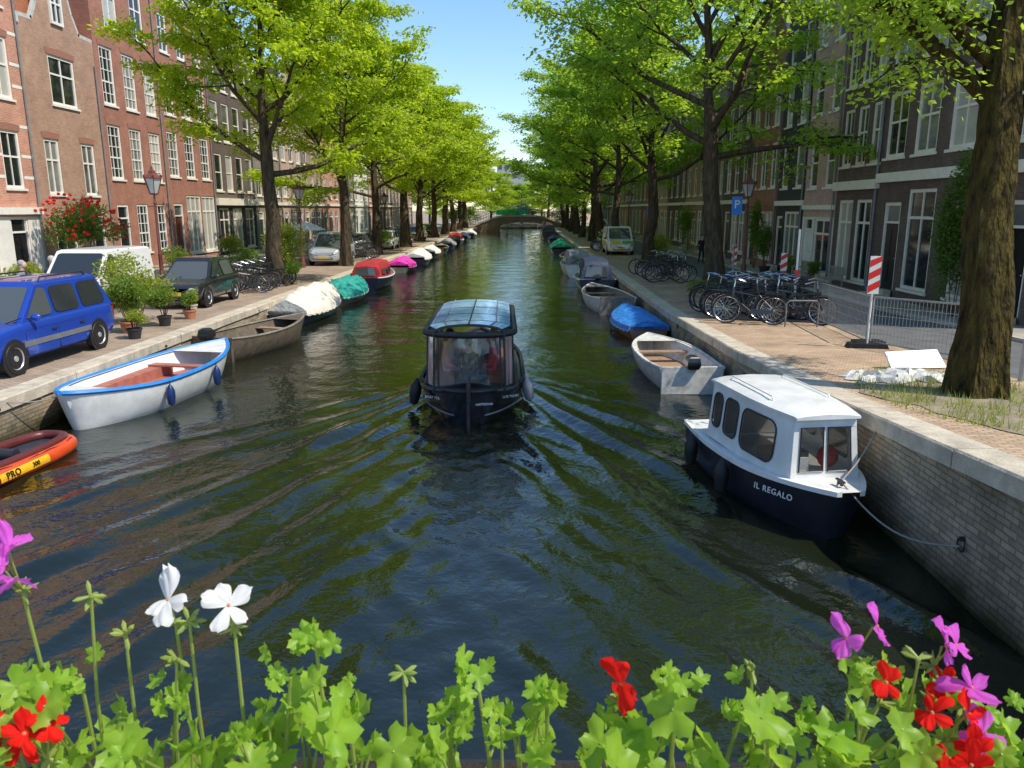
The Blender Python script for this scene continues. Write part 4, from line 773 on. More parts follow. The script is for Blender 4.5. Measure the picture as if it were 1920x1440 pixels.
def tour_boat():
    x0=P(882,760,.0).x; L=7.2; B=2.15; yst=14.7
    t=thing('tour_boat','black covered passenger boat sailing up the middle of the canal','boat',(x0,yst+L/2,0),R(1.5))
    def b(t_): return B/2*min(1,(max(t_,0)/.22)**.5 if t_<.22 else 1)*(1-max(0,(t_-.5)/.5)**2.6)+.02
    def s(t_): return .62+.10*max(0,(.25-t_)/.25)**2+.25*max(0,(t_-.5)/.5)**2
    n=28; m=9; tts=[(i/n)**1.6 for i in range(n+1)]; rings=[]
    for tt in tts:
        ring=[]
        for j in range(2*m+1):
            q=abs(j-m)/m; sg=-1 if j<m else 1; a=(1-q)*pi/2; zz=s(tt)-(s(tt)+.25)*math.sin(a); ring.append((sg*b(tt)*max(math.cos(a),0)**.5,(tt-.5)*L-.10*(zz/.6)*(1-tt)**6,zz))
        rings.append(ring)
    MB().loft(rings,closed=False,cap0=True,cap1=True).build('hull',HK,t,ang=50)
    for sg in (-1,1):
        MB().tube([(sg*(b(tt)+.015),(tt-.5)*L-.1*(1-tt)**6,s(tt)) for tt in tts],.05,8).build('rubbing_strake',BLACK,t)
        MB().tube([(sg*(b(tt)*.985+.012),(tt-.5)*L-.03,.2) for tt in tts[2:]],.018,6).build('hull_trim',M('dark_grey_trim',(.2,.2,.2),.4),t)
    d=[]
    for tt in tts: d.append((-b(tt)*.97,(tt-.5)*L,s(tt)-.03))
    for tt in reversed(tts): d.append((b(tt)*.97,(tt-.5)*L,s(tt)-.03))
    MB().poly(d).build('deck',DARK,t,smooth=False)
    y0,y1=-L/2+.30,-L/2+4.6; hw0=.86; zr_=1.92; arch=.15
    def cw(f): return hw0*(1 if f>.12 else (.80+.20*(f/.12)**.6))
    ys=[y0,y0+.55,y0+1.6,y0+2.7,y0+3.8,y1]
    def prof(f,wd=None):
        w_=(wd or cw(f)); return [(w_*math.cos(a),zr_-.10+arch*math.sin(a)) for a in [pi*k/10 for k in range(11)]]
    for k,yy in enumerate(ys):
        f=(yy-y0)/(y1-y0); pr=prof(f); pts=[(cw(f)*1.05,yy,.60)]+[(p[0],yy,p[1]) for p in pr]+[(-cw(f)*1.05,yy,.60)]
        MB().tube(pts,.02,6).build('canopy_bow',DARK,t)
    RG=M('glazing_painted_sky',(.22,.46,.80),.2,.0,col2=(.50,.70,.90),vs=1.6,coat=.5)  # sky reflection painted into the panels as mottled blue base colour
    for i in range(len(ys)-1):
        fa,fb=(ys[i]-y0)/(y1-y0),(ys[i+1]-y0)/(y1-y0); pa,pb=prof(fa),prof(fb)
        for (k0,k1) in ((1,5),(5,9)):
            rings=[[(p[0],ys[i]+.035,p[1]+.026) for p in pa[k0:k1+1]],[(p[0],ys[i+1]-.035,p[1]+.026) for p in pb[k0:k1+1]]]
            MB().loft(rings,closed=False,cap0=False,cap1=False).build('roof_panel',RG,t)
    r=MB(); r.loft([[(p[0]*.985,yy,p[1]-.012) for p in prof((yy-y0)/(y1-y0))] for yy in ys],closed=False,cap0=False,cap1=False); r.build('roof_lining',DARK,t)
    for sx in (-.62,0,.62):
        MB().tube([(sx*cw((yy-y0)/(y1-y0)),yy,zr_-.10+arch*math.sqrt(max(0,1-sx*sx))+.035) for yy in ys],.014,6).build('roof_rail',STEEL if sx else DARK,t)
    MB().tube([(hw0*1.03,y1,1.80)]+[(hw0*1.05*math.cos(a),y0+.42-.55*math.sin(a),1.79) for a in [pi*k/14 for k in range(15)]]+[(-hw0*1.03,y1,1.80)],.065,10).build('rolled_valance',BLACK,t)
    CL=clearmat('clear_pvc',(.9,.92,.95),.24)
    arc=[(hw0*1.03*math.cos(a),y0+.42-.52*math.sin(a)) for a in [pi*k/20 for k in range(21)]]
    for (a0,a1) in ((0,5),(5,10),(10,15),(15,20)):
        seg=arc[a0:a1+1]; MB().loft([[(p[0],p[1],.68) for p in seg],[(p[0]*.97,p[1],1.72) for p in seg]],closed=False,cap0=False,cap1=False).build('clear_curtain',CL,t)
    for sg in (-1,1):
        for i in range(1,len(ys)-1): MB().add([(sg*hw0*1.04,ys[i]+.04,.68),(sg*hw0*1.04,ys[i+1]-.04,.68),(sg*hw0,ys[i+1]-.04,1.74),(sg*hw0,ys[i]+.04,1.74)],[(0,1,2,3)]).build('clear_curtain',CL,t,smooth=False)
    for k in (0,5,15,20):
        p=arc[k]; st=MB(); st.tube([(p[0],p[1],.62),(p[0]*.97,p[1],1.76)],.02,6); st.build('curtain_seam',DARK,t)
    for k in (1,2,3,17,18,19):
        p=arc[k]; MB().tube([(p[0]*.96,p[1]+.03,.72),(p[0]*.95,p[1]+.03,1.1),(p[0]*.93,p[1]+.03,1.72)],[.018,.03,.02],6).build('gathered_curtain',M('pale_pink_fabric',(.68,.42,.38),.8),t)
    MB().tube([(hw0*1.1,y1,.66)]+[(hw0*1.1*math.cos(a),y0+.42-.56*math.sin(a),.66) for a in [pi*k/14 for k in range(15)]]+[(-hw0*1.1,y1,.66)],.05,8).build('coaming',DARK,t)
    for sg in (-1,1): MB().box(-.2,.2,y0+.7,y1-.2,.5,.80).build('bench_seat',M('brown_cushion',(.3,.1,.06),.7),t,(sg*.55,0,0),smooth=False)
    MB().box(-.16,.16,y0+1.2,y1-1,.98,1.02).build('table',WOODR,t,smooth=False)
    r=MB(); r.box(-.03,.03,-.28,.02,-.4,.55); r.box(-.04,.04,-.12,.03,.50,.86); r.tube([(0,-.06,.80),(0,.3,.92)],.025,6); r.build('rudder',DARK,t,(0,-L/2-.10,0),smooth=False)
    for sg,yy in ((-1,-L/2+1.3),(1,-L/2+1.6)):
        MB().lathe([(.01,-.30),(.09,-.25),(.125,-.05),(.125,.1),(.06,.24),(.02,.3)],12).build('fender',BLACK if sg<0 else M('grey_fender',(.3,.3,.32),.4),t,(sg*(B/2+.13),yy,.40),(0,sg*R(-10),0))
    TXT=M('white_lettering',(.75,.75,.72),.5,var=.02)
    for s_,a,sz in (('BOAT TOURS',-.66,.075),('AMSTERDAM',.27,.06),('PRIVATE TOURS',.70,.07)):
        me=text_mesh(s_,sz,TXT); xx=a*B/2
        tt=min(max(abs(a),0),1)**2*.22; yy=(tt-.5)*L-.13
        ang=math.atan2(.9*a,1.0)*.95
        obj('lettering',me,t,(xx*1.03,yy-.05*abs(a),.45),(R(84),0,ang))
    return t,x0,yst+L/2,L
tb,tbx,tby,tbL=tour_boat()
def cabin_boat():
    bow=(4.06,9.45); st=(3.50,13.15); L=math.hypot(bow[0]-st[0],bow[1]-st[1]); B=1.62; cx,cy=(bow[0]+st[0])/2,(bow[1]+st[1])/2
    t=thing('cabin_boat','white cabin boat with navy hull moored at the right wall','boat',(cx,cy,0),math.atan2(-(bow[0]-st[0]),bow[1]-st[1]),None)
    def b(q): return B/2*(.86+.14*math.sin(pi/2*min(q/.4,1)))*(1-max(0,(q-.5)/.5)**2.6*.80)
    def s(q): return .58+.13*max(0,(q-.3)/.7)**1.5
    n=24; m=10; rings=[]
    for i in range(n+1):
        q=i/n; r_=[]
        for j in range(2*m+1):
            u=abs(j-m)/m; sg=-1 if j<m else 1; a=(1-u)*pi/2; zz=s(q)-(s(q)+.25)*math.sin(a); fl=1-.25*max(0,q-.5)*2*(1-max(zz,0)/s(q)); r_.append((sg*b(q)*fl*max(math.cos(a),0)**.45,(q-.5)*L+.26*(zz/.7)*max(0,q-.6)/.4,zz))
        rings.append(r_)
    NV=M('cabin_navy',(.022,.022,.034),.42,coat=.15,var=.4)
    o=MB(); o.loft(rings,closed=False,cap0=True,cap1=True); o.build('hull',NV,t,ang=55)
    def yd(q): return (q-.5)*L+.26*max(0,q-.6)/.4*(s(q)/.7)
    for sg in (-1,1):
        pts=[(sg*(b(i/n)+.008),yd(i/n),s(i/n)) for i in range(n+1)]
        g=MB(); g.loft([[(p[0]+sg*.018,p[1],p[2]-.035),(p[0]+sg*.018,p[1],p[2]+.03),(p[0]-sg*.05,p[1],p[2]+.035),(p[0]-sg*.05,p[1],p[2]-.035)] for p in pts]); g.build('rubbing_strake',WHITE,t)
    d=[(-b(i/n)*.98,yd(i/n),s(i/n)+.02) for i in range(n+1)]+[(b(i/n)*.98,yd(i/n),s(i/n)+.02) for i in range(n,-1,-1)]
    WB=M('boat_white',(.74,.735,.70),.45,var=.18,vs=3,coat=.15)
    MB().poly(d).build('deck',WB,t,smooth=False)
    ya=-.90; yo=1.50; yf=1.40; zb=.63; zt=1.50
    wb=lambda y: float(np.interp(y,[-.9,.5,1.0,1.5],[.69,.66,.60,.49]))
    def wall(sg):
        opn=[(ya+.12,ya+.42,.84,1.38),(ya+.54,ya+.98,.82,1.39),(ya+1.12,ya+2.0,.78,1.38)]
        bounds=[ya,ya+.48,ya+1.05,yf]; mbw=MB()
        def pt(y_,z_): 
            f=(z_-zb)/(zt-zb); return (sg*(wb(y_)-.08*f),y_,z_)
        for i,o_ in enumerate(opn):
            c0,c1=bounds[i],bounds[i+1]; rad=.12 if i<2 else .15
            inner=rrect(o_[1]-o_[0],o_[3]-o_[2],rad,4,(o_[0]+o_[1])/2,(o_[2]+o_[3])/2); k=len(inner); outer=[]
            for (u,v) in inner:
                cu,cv=(o_[0]+o_[1])/2,(o_[2]+o_[3])/2; du,dv=u-cu,v-cv
                sc=min(((c1-cu) if du>0 else (cu-c0))/max(abs(du),1e-6),((zt-cv) if dv>0 else (cv-zb))/max(abs(dv),1e-6)); outer.append((cu+du*sc,cv+dv*sc))
            corners=[(c1,zb),(c1,zt),(c0,zt),(c0,zb)]
            for ci,cc in enumerate(corners):
                seg=range(ci*5,ci*5+5); best=min(seg,key=lambda q_:(outer[q_][0]-cc[0])**2+(outer[q_][1]-cc[1])**2); outer[best]=cc
            vs=[pt(*p_) for p_ in inner]+[pt(*p_) for p_ in outer]
            mbw.add(vs,[(j,(j+1)%k,k+(j+1)%k,k+j) for j in range(k)])
            e=[(lambda q_:(q_[0]+sg*.012,q_[1],q_[2]))(pt(*p_)) for p_ in inner]
            fr=MB(); fr.tube(e+[e[0]],.013,5,cap=False); w_=fr.build('window_frame',DARK,t)
            MB().poly([(lambda q_:(q_[0]-sg*.008,q_[1],q_[2]))(pt(*p_)) for p_ in inner]).build('window',clearmat('tinted_pane',(.8,.85,.9),.18,(.5,.5,.5)),w_,smooth=False)
        mbw.build('cabin_wall',WB,t,smooth=False)
    wall(1); wall(-1)
    f=MB(); hw=wb(yf)-.0; hb=wb(yo)
    def fp(u,z_,dy=0): 
        g=(z_-zb)/(zt-zb); return (u*(hb*(1-g)+(hw-.08)*g),yo-(yo-yf)*g+dy,z_)
    for a,b_ in ((-1,-.78),(-.07,.07),(.78,1)): f.add([fp(a,zb),fp(b_,zb),fp(b_,zt),fp(a,zt)],[(0,1,2,3)])
    f.add([fp(-1,zb,.004),fp(1,zb,.004),fp(1,zb+.16,.004),fp(-1,zb+.16,.004)],[(0,1,2,3)]); f.add([fp(-1,zt-.12,.004),fp(1,zt-.12,.004),fp(1,zt,.004),fp(-1,zt,.004)],[(0,1,2,3)])
    for sg in (-1,1): f.add([(sg*wb(yf),yf,zb),(sg*hb,yo,zb),(sg*(hw-.08),yf,zt)],[(0,1,2)])
    f.build('windscreen_frame',WB,t,smooth=False)
    for a,b_ in ((-.78,-.07),(.07,.78)):
        MB().add([fp(a,zb+.16),fp(b_,zb+.16),fp(b_,zt-.12),fp(a,zt-.12)],[(0,1,2,3)]).build('windscreen',clearmat('clear_pane',(.9,.9,.9),.16,(.8,.8,.8)),t,(0,-.012,0),smooth=False)
        e=[fp(a,zb+.16),fp(b_,zb+.16),fp(b_,zt-.12),fp(a,zt-.12)]; MB().tube(e+[e[0]],.010,5,cap=False).build('windscreen_seal',DARK,t,(0,.012,0))
    MB().box(-.60,.60,ya-.0,ya+.03,zb,zt).build('rear_bulkhead',WB,t,smooth=False)
    r=MB(); rg=[]
    for y_,e in ((ya-.08,0),(ya-.04,.03),(ya+.5,.05),(.4,.055),(.95,.05),(yf+.03,.03),(yf+.08,0)):
        w_=wb(min(y_,1.45))-.05; rg.append([(-w_,y_,zt),(-w_,y_,zt+.03+e*.3),(-w_*.68,y_,zt+.05+e),(0,y_,zt+.07+e),(w_*.68,y_,zt+.05+e),(w_,y_,zt+.03+e*.3),(w_,y_,zt)])
    r.loft(rg); r.build('cabin_roof',WB,t,ang=30)
    for sx in (-.42,.42): MB().tube([(sx,ya+.2,zt+.08),(sx,ya+.25,zt+.14),(sx,.7,zt+.14),(sx,.75,zt+.08)],.012,6).build('grab_rail',WHITE,t)
    MB().box(-.5,.5,ya+.1,yf-.2,.42,.5).build('cabin_floor',WOOD,t,smooth=False); MB().ball((0,0,0),.15,.12,.16).build('cushion',M('red_cushion',(.5,.02,.03),.7),t,(-.22,1.15,.88))
    MB().box(-.3,.3,.2,.6,0,.3).build('seat',CGY,t,(.1,.1,.5),smooth=False)
    MB().lathe([(.14,-.012),(.15,0),(.14,.012)],18,(0,0,0),'Y').build('steering_wheel',DARK,t,(.22,.95,1.0))
    MB().box(-.08,.08,-.02,.02,0,.2).build('notice',M('paper_white',(.7,.7,.68),.8),t,(.25,yo-.14,zb+.12),smooth=False)
    me=text_mesh('IL REGALO',.115,M('white_lettering'),sp=1.18)
    return t,b,s,L,me
cb,cbb,cbs,cbL,cbm=cabin_boat()
yl=1.22; q=yl/cbL+.5; dy=.06; slope=math.atan2(cbb(q+dy)-cbb(q-dy),2*dy*cbL)
obj('lettering',cbm,cb,(cbb(q)*.985+.04,yl+.10,.47),(R(86),0,R(90)+slope*-1))
for yy in (-1.0,.30): 
    q=yy/cbL+.5; MB().lathe([(.01,-.28),(.08,-.24),(.11,-.05),(.11,.08),(.06,.2),(.02,.26)],12).build('fender',BLACK,cb,(cbb(q)+.12,yy,.36))
o=MB(); o.box(-.02,.02,-.09,.09,.05,.07); o.box(-.015,.015,-.05,-.02,0,.05); o.box(-.015,.015,.02,.05,0,.05); o.build('cleat',DARK,cb,(.0,cbL/2+.0,.735),smooth=False)
def rope_obj(a,b_,sag,label,n=14,r=.012,m=None):
    a=Vector(a); b_=Vector(b_); pts=[a.lerp(b_,i/n)-Vector((0,0,sag*math.sin(pi*i/n))) for i in range(n+1)]
    o=MB().tube(pts,r,6).build('mooring_rope',m or M('rope_grey',(.3,.27,.23),.9),None); tag(o,label,'rope')
rope_obj((4.06,9.43,.79),(4.76,7.9,.60),.25,'mooring rope from cabin boat bow down to a ring on the right wall')
rope_obj((4.08,9.45,.80),(4.95,10.3,zr(10.3)+.01),.1,'mooring line from cabin boat bow up to the coping')
rope_obj((-8.75,14.5,.75),(-9.6,13.2,zl(13.2)),.12,'mooring rope from blue rimmed boat to left coping')
def raft():
    t=thing('inflatable_raft','orange inflatable raft with dark inside at the lower left','boat',(-8.55,12.05,.09),R(-5))
    L=2.6;B=1.2; OR=M('raft_orange',(.66,.075,.012),.4,var=.2,coat=.2); YE=M('raft_yellow',(.85,.45,.02),.35,coat=.3)
    def ringpts(sx,sy,k=40): 
        out=[]
        for i in range(k+1):
            a=2*pi*i/k; c,s_=math.cos(a),math.sin(a); out.append((sx*abs(c)**.6*(1 if c>0 else -1),sy*abs(s_)**.8*(1 if s_>0 else -1),0))
        return out
    MB().tube([(p[0],p[1],.03) for p in ringpts(B/2-.14,L/2-.14)],.14,14,cap=False).build('inflated_tube',OR,t)
    MB().tube([(p[0],p[1],.16) for p in ringpts(B/2-.21,L/2-.21)],.085,12,cap=False).build('upper_tube',M('raft_dark_red',(.12,.02,.015),.4,coat=.2),t)
    MB().loft([[(p[0],p[1],-.02) for p in ringpts(B/2-.3,L/2-.3)[:-1]],[(p[0],p[1],.10) for p in ringpts(B/2-.25,L/2-.25)[:-1]]]).build('floor',M('dark_sheet',(.035,.04,.055),.4,var=.3,bump=.4,bs=8),t)
    MB().tube([(-B/2+.4,-.1,.17),(B/2-.4,-.1,.17)],.10,12).build('inflated_seat',M('raft_dark',(.03,.03,.04),.4),t)
    rp=MB(); rp.tube([(p[0]*1.14,p[1]*1.05,.15+.02*math.sin(i*1.6)) for i,p in enumerate(ringpts(B/2-.14,L/2-.14))],.007,5,cap=False); rp.build('grab_line',BLACK,t)
    MB().loft([[(B/2-.14+.143*math.cos(a),yy,.03+.143*math.sin(a)) for a in [R(v) for v in (-14,0,14,28,42)]] for yy in (-.95,-.7,-.4,-.1,.15)],closed=False,cap0=False,cap1=False).build('yellow_band',YE,t,ang=80)
    K_=M('black_lettering',(.01,.01,.01),.5)
    for s_,sz,yy in (('PRO',.15,-.68),('300',.10,-.18)): obj('lettering',text_mesh(s_,sz,K_,sp=1.1),t,(B/2-.14+.152*math.cos(R(14)),yy,.03+.152*math.sin(R(14))),(R(76),0,R(90)))
raft()
# ---------------------------------------------------------------- far bridge
def far_bridge():
    t=thing('canal_bridge','low arched brick bridge spanning the canal in the distance','bridge',(0,0,0))
    y0,y1=149,157; xs=np.linspace(-15,9,49); 
    def top(x): return .95+2.1*math.exp(-((x+1.0)/7.5)**4)
    def bot(x):
        d=(x+.3)/5.0
        return -1.5 if abs(d)>1 else .55+1.25*math.sqrt(1-d*d)*.95
    mb=MB()
    for y_ in (y0,y1):
        vs=[];fs=[]
        for x in xs: vs+= [(x,y_,bot(x)),(x,y_,top(x))]
        for i in range(len(xs)-1): fs.append((2*i,2*i+2,2*i+3,2*i+1))
        mb.add(vs,fs)
    mb.loft([[(x,y0,top(x)),(x,y1,top(x))] for x in xs],closed=False,cap0=False,cap1=False); mb.loft([[(x,y0,bot(x)),(x,y1,bot(x))] for x in xs],closed=False,cap0=False,cap1=False)
    mb.build('bridge_body',brick('bridge_brick',(.36,.24,.17),(.28,.2,.15),(.2,.17,.14)),t,smooth=False)
    c=MB(); c.loft([[(x,y0-.12,top(x)-.25),(x,y0-.003,top(x)-.25),(x,y0-.003,top(x)+.08),(x,y0-.12,top(x)+.08)] for x in xs]); c.build('coping',STONE,t,smooth=False)
    r=MB()
    for x in xs[::1]: r.box(x-.03,x+.03,y0-.05,y0+.01,top(x)+.08,top(x)+1.05)
    r.tube([(x,y0-.02,top(x)+1.08) for x in xs],.04,6); r.tube([(x,y0-.02,top(x)+.6) for x in xs],.03,4); r.build('railing',DG,t,smooth=False)
    for i in range(3):
        o=MB(); o.box(-.9,.9,-.05,.05,0,.9); tag(o.build('green_banner',M('banner_green',(.03,.5,.15),.7),None,(-4.6+i*2,148.8,top(-4.6+i*2)+.2),smooth=False),['left green cloth panel on the far bridge railing','middle green cloth panel on the far bridge railing','right green cloth panel on the far bridge railing'][i],'banner')
    o=MB(); o.box(XL-.5,XR+.5,176.5,178,-1.5,1.0); tag(o.build('cross_quay_wall',wallm,None,smooth=False),'dark quay wall closing the canal seen through the far bridge arch','wall',kind='structure')
far_bridge()
for i,(x,y) in enumerate([(-15,163),(-11.5,162),(-3,163),(7.5,163),(12,164)]): shrub(['hedge left of the far bridge ramp','hedge just behind the left bridge end','hedge behind the middle of the far bridge','hedge just behind the right bridge end','hedge right of the far bridge'][i],x,y,z,2.8,1.5,4.2,SHG,None,2600,.14,60+i,'hedge',clumps=12)
t=thing('distant_building','pale grey block seen through the gap above the far bridge','building'); MB().box(-11,0,300,310,0,22).build('wall',M('hazy_wall',(.4,.43,.47),.9),t,smooth=False)
for i in range(4):
    for j in range(5):
        MB().box(0,1.3,0,.05,0,1.5).build('window',GLASS,t,(-10.3+i*2.5,299.9,6+j*3.2),smooth=False)
# ---------------------------------------------------------------- street lamps, signs
LR=M('lamp_red_brown',(.16,.045,.035),.5,var=.25)
def street_lamp(label,x,y,z,h=4.9):
    t=thing('street_lamp',label,'street lamp',(x,y,z),0,'crown lanterns on cast posts')
    p=h-1.0
    MB().lathe([(.17,0),(.17,.25),(.12,.35),(.13,.8),(.08,.9),(.07,1.6),(.085,1.65),(.06,1.72),(.045,p-.35),(.07,p-.33),(.04,p-.25),(.03,p)],12).build('post',LR,t)
    MB().tube([(-.3,0,p-.45),(.3,0,p-.45)],.018,6).build('ladder_bar',LR,t)
    g=MB(); g.lathe([(.15,p+.02),(.31,p+.55)],6); g.build('lantern_glass',M('lantern_pane',(.5,.52,.5),.15,coat=.5),t,smooth=False)
    f=MB()
    for k in range(6):
        a=2*pi*k/6; f.bar((.15*math.cos(a),.15*math.sin(a),p),(.32*math.cos(a),.32*math.sin(a),p+.56),.026)
    f.lathe([(.10,p-.03),(.17,p),(.17,p+.03),(.10,p+.03)],6); f.build('lantern_frame',LR,t,smooth=False)
    MB().lathe([(.35,p+.55),(.35,p+.59),(.24,p+.68),(.14,p+.76),(.14,p+.82),(.07,p+.88),(.03,p+1.0),(.005,p+1.04)],6).build('lantern_roof',LR,t,smooth=False)
    c=MB()
    for k in range(6):
        a=2*pi*k/6; c.ball((.33*math.cos(a),.33*math.sin(a),p+.64),.04,.04,.07,6,4)
    c.build('crown',LR,t)
street_lamp('tall lantern post standing behind the black hatchback',-13.9,29.4,ZG)
street_lamp('lantern post left of the silver van',-13.1,45.5,ZG)
street_lamp('lantern post on the right quay near the striped boards',10.2,36.5,ZG)
street_lamp('distant lantern post along the left quay',-12.9,72,ZG)
street_lamp('distant lantern post along the right quay',8.6,66,ZG)
def p_sign(label,x,y,h):
    t=thing('parking_sign',label,'sign',(x,y,ZG),0,None)
    MB().tube([(0,0,0),(0,0,h)],.035,8).build('pole',STEEL,t)
    MB().prism(rrect(.46,.78,.05),-.045,-.036).build('panel',M('sign_blue',(.01,.22,.80),.35,var=.05),t,(0,0,h-.4))
    obj('lettering',text_mesh('P',.5,M('sign_white',(.8,.8,.8),.5,var=.02)),t,(0,-.05,h-.36),(R(90),0,0))
p_sign('blue parking sign left of the right bank lantern',9.3,35,3.9); p_sign('distant blue parking sign beside the third right trunk',7.9,50,3.6)
def board(label,x,y,z,h=1.9,rz=0,bh=.95):
    t=thing('barrier_board',label,'barrier',(x,y,z),rz,None)
    MB().tube([(0,0,.08),(0,0,h)],.022,8).build('post',WHITE,t); MB().prism([(-.45,0),(.45,0),(.4,.11),(-.4,.11)],-.17,.17).build('foot',BLACK,t,smooth=False)
    MB().box(-.12,.12,-.05,-.035,h-bh,h).build('panel',WHITE,t,smooth=False)
    s=MB()
    for i in range(3):
        z0=h-bh+.02+i*.32*bh/.95; s.add([(-.12,-.053,z0),(.12,-.053,z0+.14),(.12,-.053,min(z0+.30,h)),(-.12,-.053,z0+.16)],[(0,1,2,3)])
    s.build('red_stripes',M('sign_red',(.75,.02,.02),.4,var=.1),t,smooth=False)
board('nearest red and white barrier board on mesh fence corner',7.9,17.7,zr(17.7),2.1,R(-10),.85)
board('middle red and white barrier board by the road',9.7,29.4,ZG,1.75,0,.95); board('farthest red and white barrier board near the lantern',9.75,36.6,ZG,1.75,0,.95)
def fence(label,a,b_,h=1.15):
    a=Vector(a); b_=Vector(b_); t=thing('mesh_fence',label,'fence',a,0,None); d=b_-a; L=d.length; n=int(L/.10)
    wv=MB()
    for i in range(n+1): 
        p=d*i/n; wv.tube([p+Vector((0,0,.1)),p+Vector((0,0,h))],.0055,4)
    for k in range(6):
        z_=.1+(h-.1)*k/5; wv.tube([Vector((0,0,z_)),d+Vector((0,0,z_))],.006,4)
    FS=M('fence_wire',(.30,.31,.31),.5,.3); wv.build('mesh_infill',FS,t); f=MB(); f.tube([Vector((0,0,0)),Vector((0,0,h)),d+Vector((0,0,h)),d],.024,8); f.tube([Vector((0,0,.1)),d+Vector((0,0,.1))],.016,6); f.build('frame',FS,t)
    for p in (Vector((0,0,0)),d): MB().box(-.32,.32,-.12,.12,0,.12).build('foot',BLACK,t,p,smooth=False)
fence('long mesh fence panel beside the bicycles',(8.7,23.4,zr(23.4)),(8.1,18.2,zr(18.2))); fence('near mesh fence panel along the shaded road',(8.1,18.0,zr(18.0)),(9.0,15.3,zr(15.3)))
t=thing('survey_pole','tall white pole on a black foot behind the bicycles','pole',(8.2,23.6,zr(23.6))); MB().tube([(0,0,.1),(0,0,2.7)],.035,8).build('pole',WHITE,t); MB().box(-.5,.5,-.16,.16,0,.14).build('foot',BLACK,t,smooth=False); MB().box(-.06,.06,-.045,-.036,1.2,1.5).build('red_band',M('sign_red'),t,smooth=False)
t=thing('sign_post','dark post with small orange notice at the right edge','sign',(8.6,13.2,zr(13.2))); MB().tube([(0,0,0),(0,0,2.5)],.04,8).build('post',STEEL,t); MB().box(-.12,.12,-.05,-.042,1.35,1.7).build('panel',M('sign_orange',(.8,.3,.01),.5),t,smooth=False)
def debris():
    rs=random.Random(4); mb=MB(); n=21; vs=[]
    for i in range(n):
        for j in range(13):
            e=math.sin(pi*i/(n-1))*math.sin(pi*j/12); vs.append((-.85+1.7*i/(n-1)+rs.uniform(-.04,.04)-.12*math.sin(j*1.1),-.4+.8*j/12+rs.uniform(-.03,.03)+.1*math.sin(i*.7),.015+e**.6*.10+rs.uniform(-.04,.09)*(e>.05)))
    fs=[(i*13+j,(i+1)*13+j,(i+1)*13+j+1,i*13+j+1) for i in range(n-1) for j in range(12)]; mb.add(vs,fs)
    o=mb.build('plastic_sheet',M('white_plastic_sheet',(.6,.59,.56),.4,var=.35,bump=.5,bs=9),None,(6.55,13.3,zr(13.3)+.01),(R(-3),0,R(8)),ang=20); tag(o,'crumpled white plastic sheet at the foot of the near tree','plastic sheet')
    o=MB(); o.prism([(-.55,0),(.55,0),(.48,.40),(-.58,.36)],-.02,.02); o=o.build('white_panel',WHITE,None,(7.5,14.5,zr(14.5)+.02),(R(-40),0,R(6)),smooth=False); tag(o,'white board propped behind the plastic sheet','board')
debris()
def bench(label,x,y,rz):
    t=thing('garden_bench',label,'bench',(x,y,ZG+.09),rz); W_=M('grey_teak',(.36,.31,.24),.8)
    s=MB(); [s.box(-.7,.7,-.02-.11*k-.09,-.02-.11*k,.42,.45) for k in range(4)]; s.build('seat',W_,t,smooth=False)
    s=MB(); s.box(-.7,.7,.0,.04,.85,.93); [s.box(-.66+.11*k,-.62+.11*k,.01,.03,.45,.85) for k in range(13)]; s.build('backrest',W_,t,smooth=False)
    for sx in (-.68,.62):
        for (yy,hh) in ((-.46,.62),(0,.9)): MB().box(sx,sx+.06,yy,yy+.05,0,hh).build('leg',W_,t,smooth=False)
        MB().box(sx,sx+.06,-.48,.04,.62,.66).build('armrest',W_,t,smooth=False)
bench('grey wooden bench in front of the narrow black house',12.95,32.6,R(-90)); bench('second grey wooden bench outside the pale brick house',12.95,36.0,R(-90))
